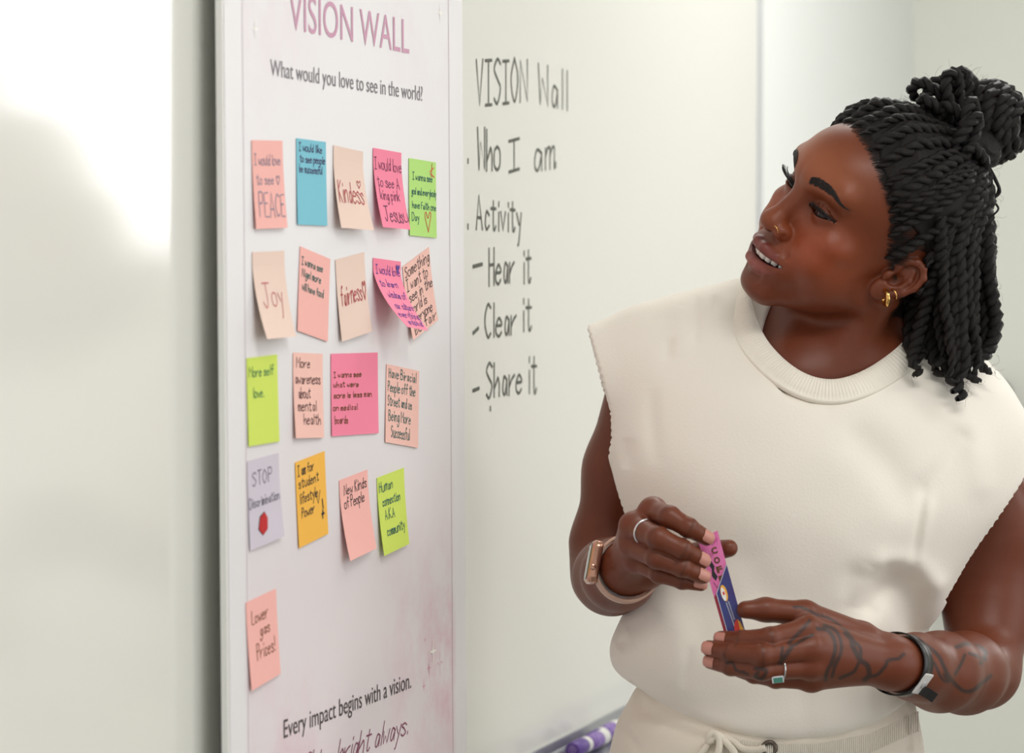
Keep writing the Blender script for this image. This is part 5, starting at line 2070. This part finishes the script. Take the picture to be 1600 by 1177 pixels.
def cq_(u, v, off=0.0):
    return (TLc * (1 - u) + TRc * u) * (1 - v) + (BLc * (1 - u) + BRc * u) * v + cn * off


def plate(name, uv, z0, z1, m, parent):
    k = len(uv)
    v = [cq_(a_, b2, z0) for a_, b2 in uv] + [cq_(a_, b2, z1) for a_, b2 in uv]
    f = [tuple(range(k)), tuple(range(k, 2 * k))[::-1]] + [(i, (i + 1) % k, k + (i + 1) % k, k + i) for i in range(k)]
    return mesh_obj(name, v, f, m, parent)


m_pinkc = mat('card_pink', srgb(236, 128, 186), 0.4, noise=(60, srgb(226, 104, 168)))
m_red = mat('card_crimson', srgb(150, 30, 56), 0.4)
m_blue = mat('sleeve_blue', srgb(48, 62, 130), 0.3, noise=(30, srgb(56, 44, 112)))
pink = plate('pink_card', [(0, 0), (1, 0), (1, 1), (0, 1)], -0.0005, 0.0005, m_pinkc, cardo)
plate('crimson_edge', [(.0, .62), (.16, .58), (.16, 1), (.0, 1)], 0.0004, 0.0009, m_red, cardo)
slv = plate('blue_sleeve', [(1.0, .34), (1.03, 1.0), (.16, 1.0), (.16, .59)], -0.0016, 0.0018, m_blue, cardo)
edge = mat('sleeve_edge', srgb(206, 204, 214), 0.4)
for (u0, v0), (u1, v1) in (((1.0, .335), (.16, .585)), ((.16, .585), (.16, 1.0))):
    P_ = [cq_(u0, v0, .0018), cq_(u1, v1, .0018)]
    MB().tube(P_, 0.00035, 6).build('pale_edge', edge, slv)
m_brn = mat('print_brown', srgb(104, 62, 26), 0.5)
m_mag = mat('print_magenta', srgb(178, 40, 128), 0.5)
m_blk = mat('print_black', srgb(28, 30, 36), 0.5)
m_wht = mat('print_white', srgb(240, 240, 240), 0.5)


def card_glyph(ch, u0, v0, wd, hg, m, off=0.0008):
    v, f = font_mesh(ch, 0.05)
    x0, x1, y0, y1 = v[:, 0].min(), v[:, 0].max(), v[:, 1].min(), v[:, 1].max()
    e2 = (BLc - TLc) / np.linalg.norm(BLc - TLc)
    e1 = np.cross(cn, e2)
    e1 = e1 if e1[0] > 0 else -e1
    c = cq_(u0, v0, off)
    P_ = [c + e1 * wd * ((x - x0) / (x1 - x0) - .5) + e2 * hg * (.5 - (y - y0) / (y1 - y0)) for x, y, _ in v]
    return mesh_obj('lettering', P_, f, m, pink)


for ch, v0 in (('C', .165), ('O', .265), ('F', .36), ('F', .455)):
    card_glyph(ch, .61, v0, .0056, .0062, m_brn)


def scribble(u0, v0, u1, v1, amp, n_z, m, off, par):
    """print too small to read: a tiny uneven zigzag"""
    rr = random.Random(int(u0 * 100 + v0 * 1000))
    t = np.linspace(0, 1, n_z)
    P_ = []
    for i, q in enumerate(t):
        sgn = (1 if i % 2 else -1) * rr.uniform(.5, 1)
        P_.append(cq_(u0 + (u1 - u0) * q + amp * sgn * abs(v1 - v0) / (abs(v1 - v0) + abs(u1 - u0) + 1e-6), v0 + (v1 - v0) * q + amp * .2 * sgn * abs(u1 - u0) / (abs(v1 - v0) + abs(u1 - u0) + 1e-6), off))
    g = MB()
    ribbon(g, np.array(P_), np.tile(cn, (len(P_), 1)), 0.0005)
    g.build('fine_print', m, par)


scribble(.55, .095, .88, .075, .12, 9, m_mag, .0007, pink)
scribble(.12, .225, .52, .185, .16, 9, m_mag, .0007, pink)
scribble(.18, .47, .30, .54, .05, 9, m_blk, .0007, pink)
scribble(.18, .585, .34, .565, .12, 7, m_mag, .0007, pink)
plate('printed_figure', [(.16, .26), (.34, .25), (.42, .31), (.34, .36), (.44, .42), (.30, .46), (.18, .40), (.26, .33)], .0005, .0007, m_blk, pink)
ov = [(.52 + .16 * math.cos(t), .60 + .085 * math.sin(t)) for t in np.linspace(0, 2 * np.pi, 20, endpoint=False)]
plate('oval_logo', ov, .0018, .0021, mat('print_amber', srgb(240, 176, 70), .5), slv)
ov2 = [(.48 + .10 * math.cos(t), .61 + .07 * math.sin(t)) for t in np.linspace(0, 2 * np.pi, 20, endpoint=False)]
plate('oval_logo', ov2, .0021, .0023, m_wht, slv)
ov3 = [(.50 + .05 * math.cos(t), .60 + .02 * math.sin(t)) for t in np.linspace(0, 2 * np.pi, 12, endpoint=False)]
plate('oval_logo', ov3, .0023, .0025, mat('print_red', srgb(214, 60, 48), .5), slv)
scribble(.62, .69, .66, .88, .06, 19, m_wht, .0021, slv)
scribble(.50, .70, .58, .94, .03, 31, m_wht, .0021, slv)
fl1 = [(.52, 1.0), (.58, .93), (.72, .885), (.82, .88), (.80, 1.0)]
plate('flame_print', fl1, .0018, .0021, mat('print_red', srgb(214, 60, 48), .5), slv)
plate('flame_print', [(.80, 1.0), (.82, .88), (.92, .91), (1.0, 1.0)], .0018, .0021, mat('print_amber', srgb(240, 176, 70), .5), slv)
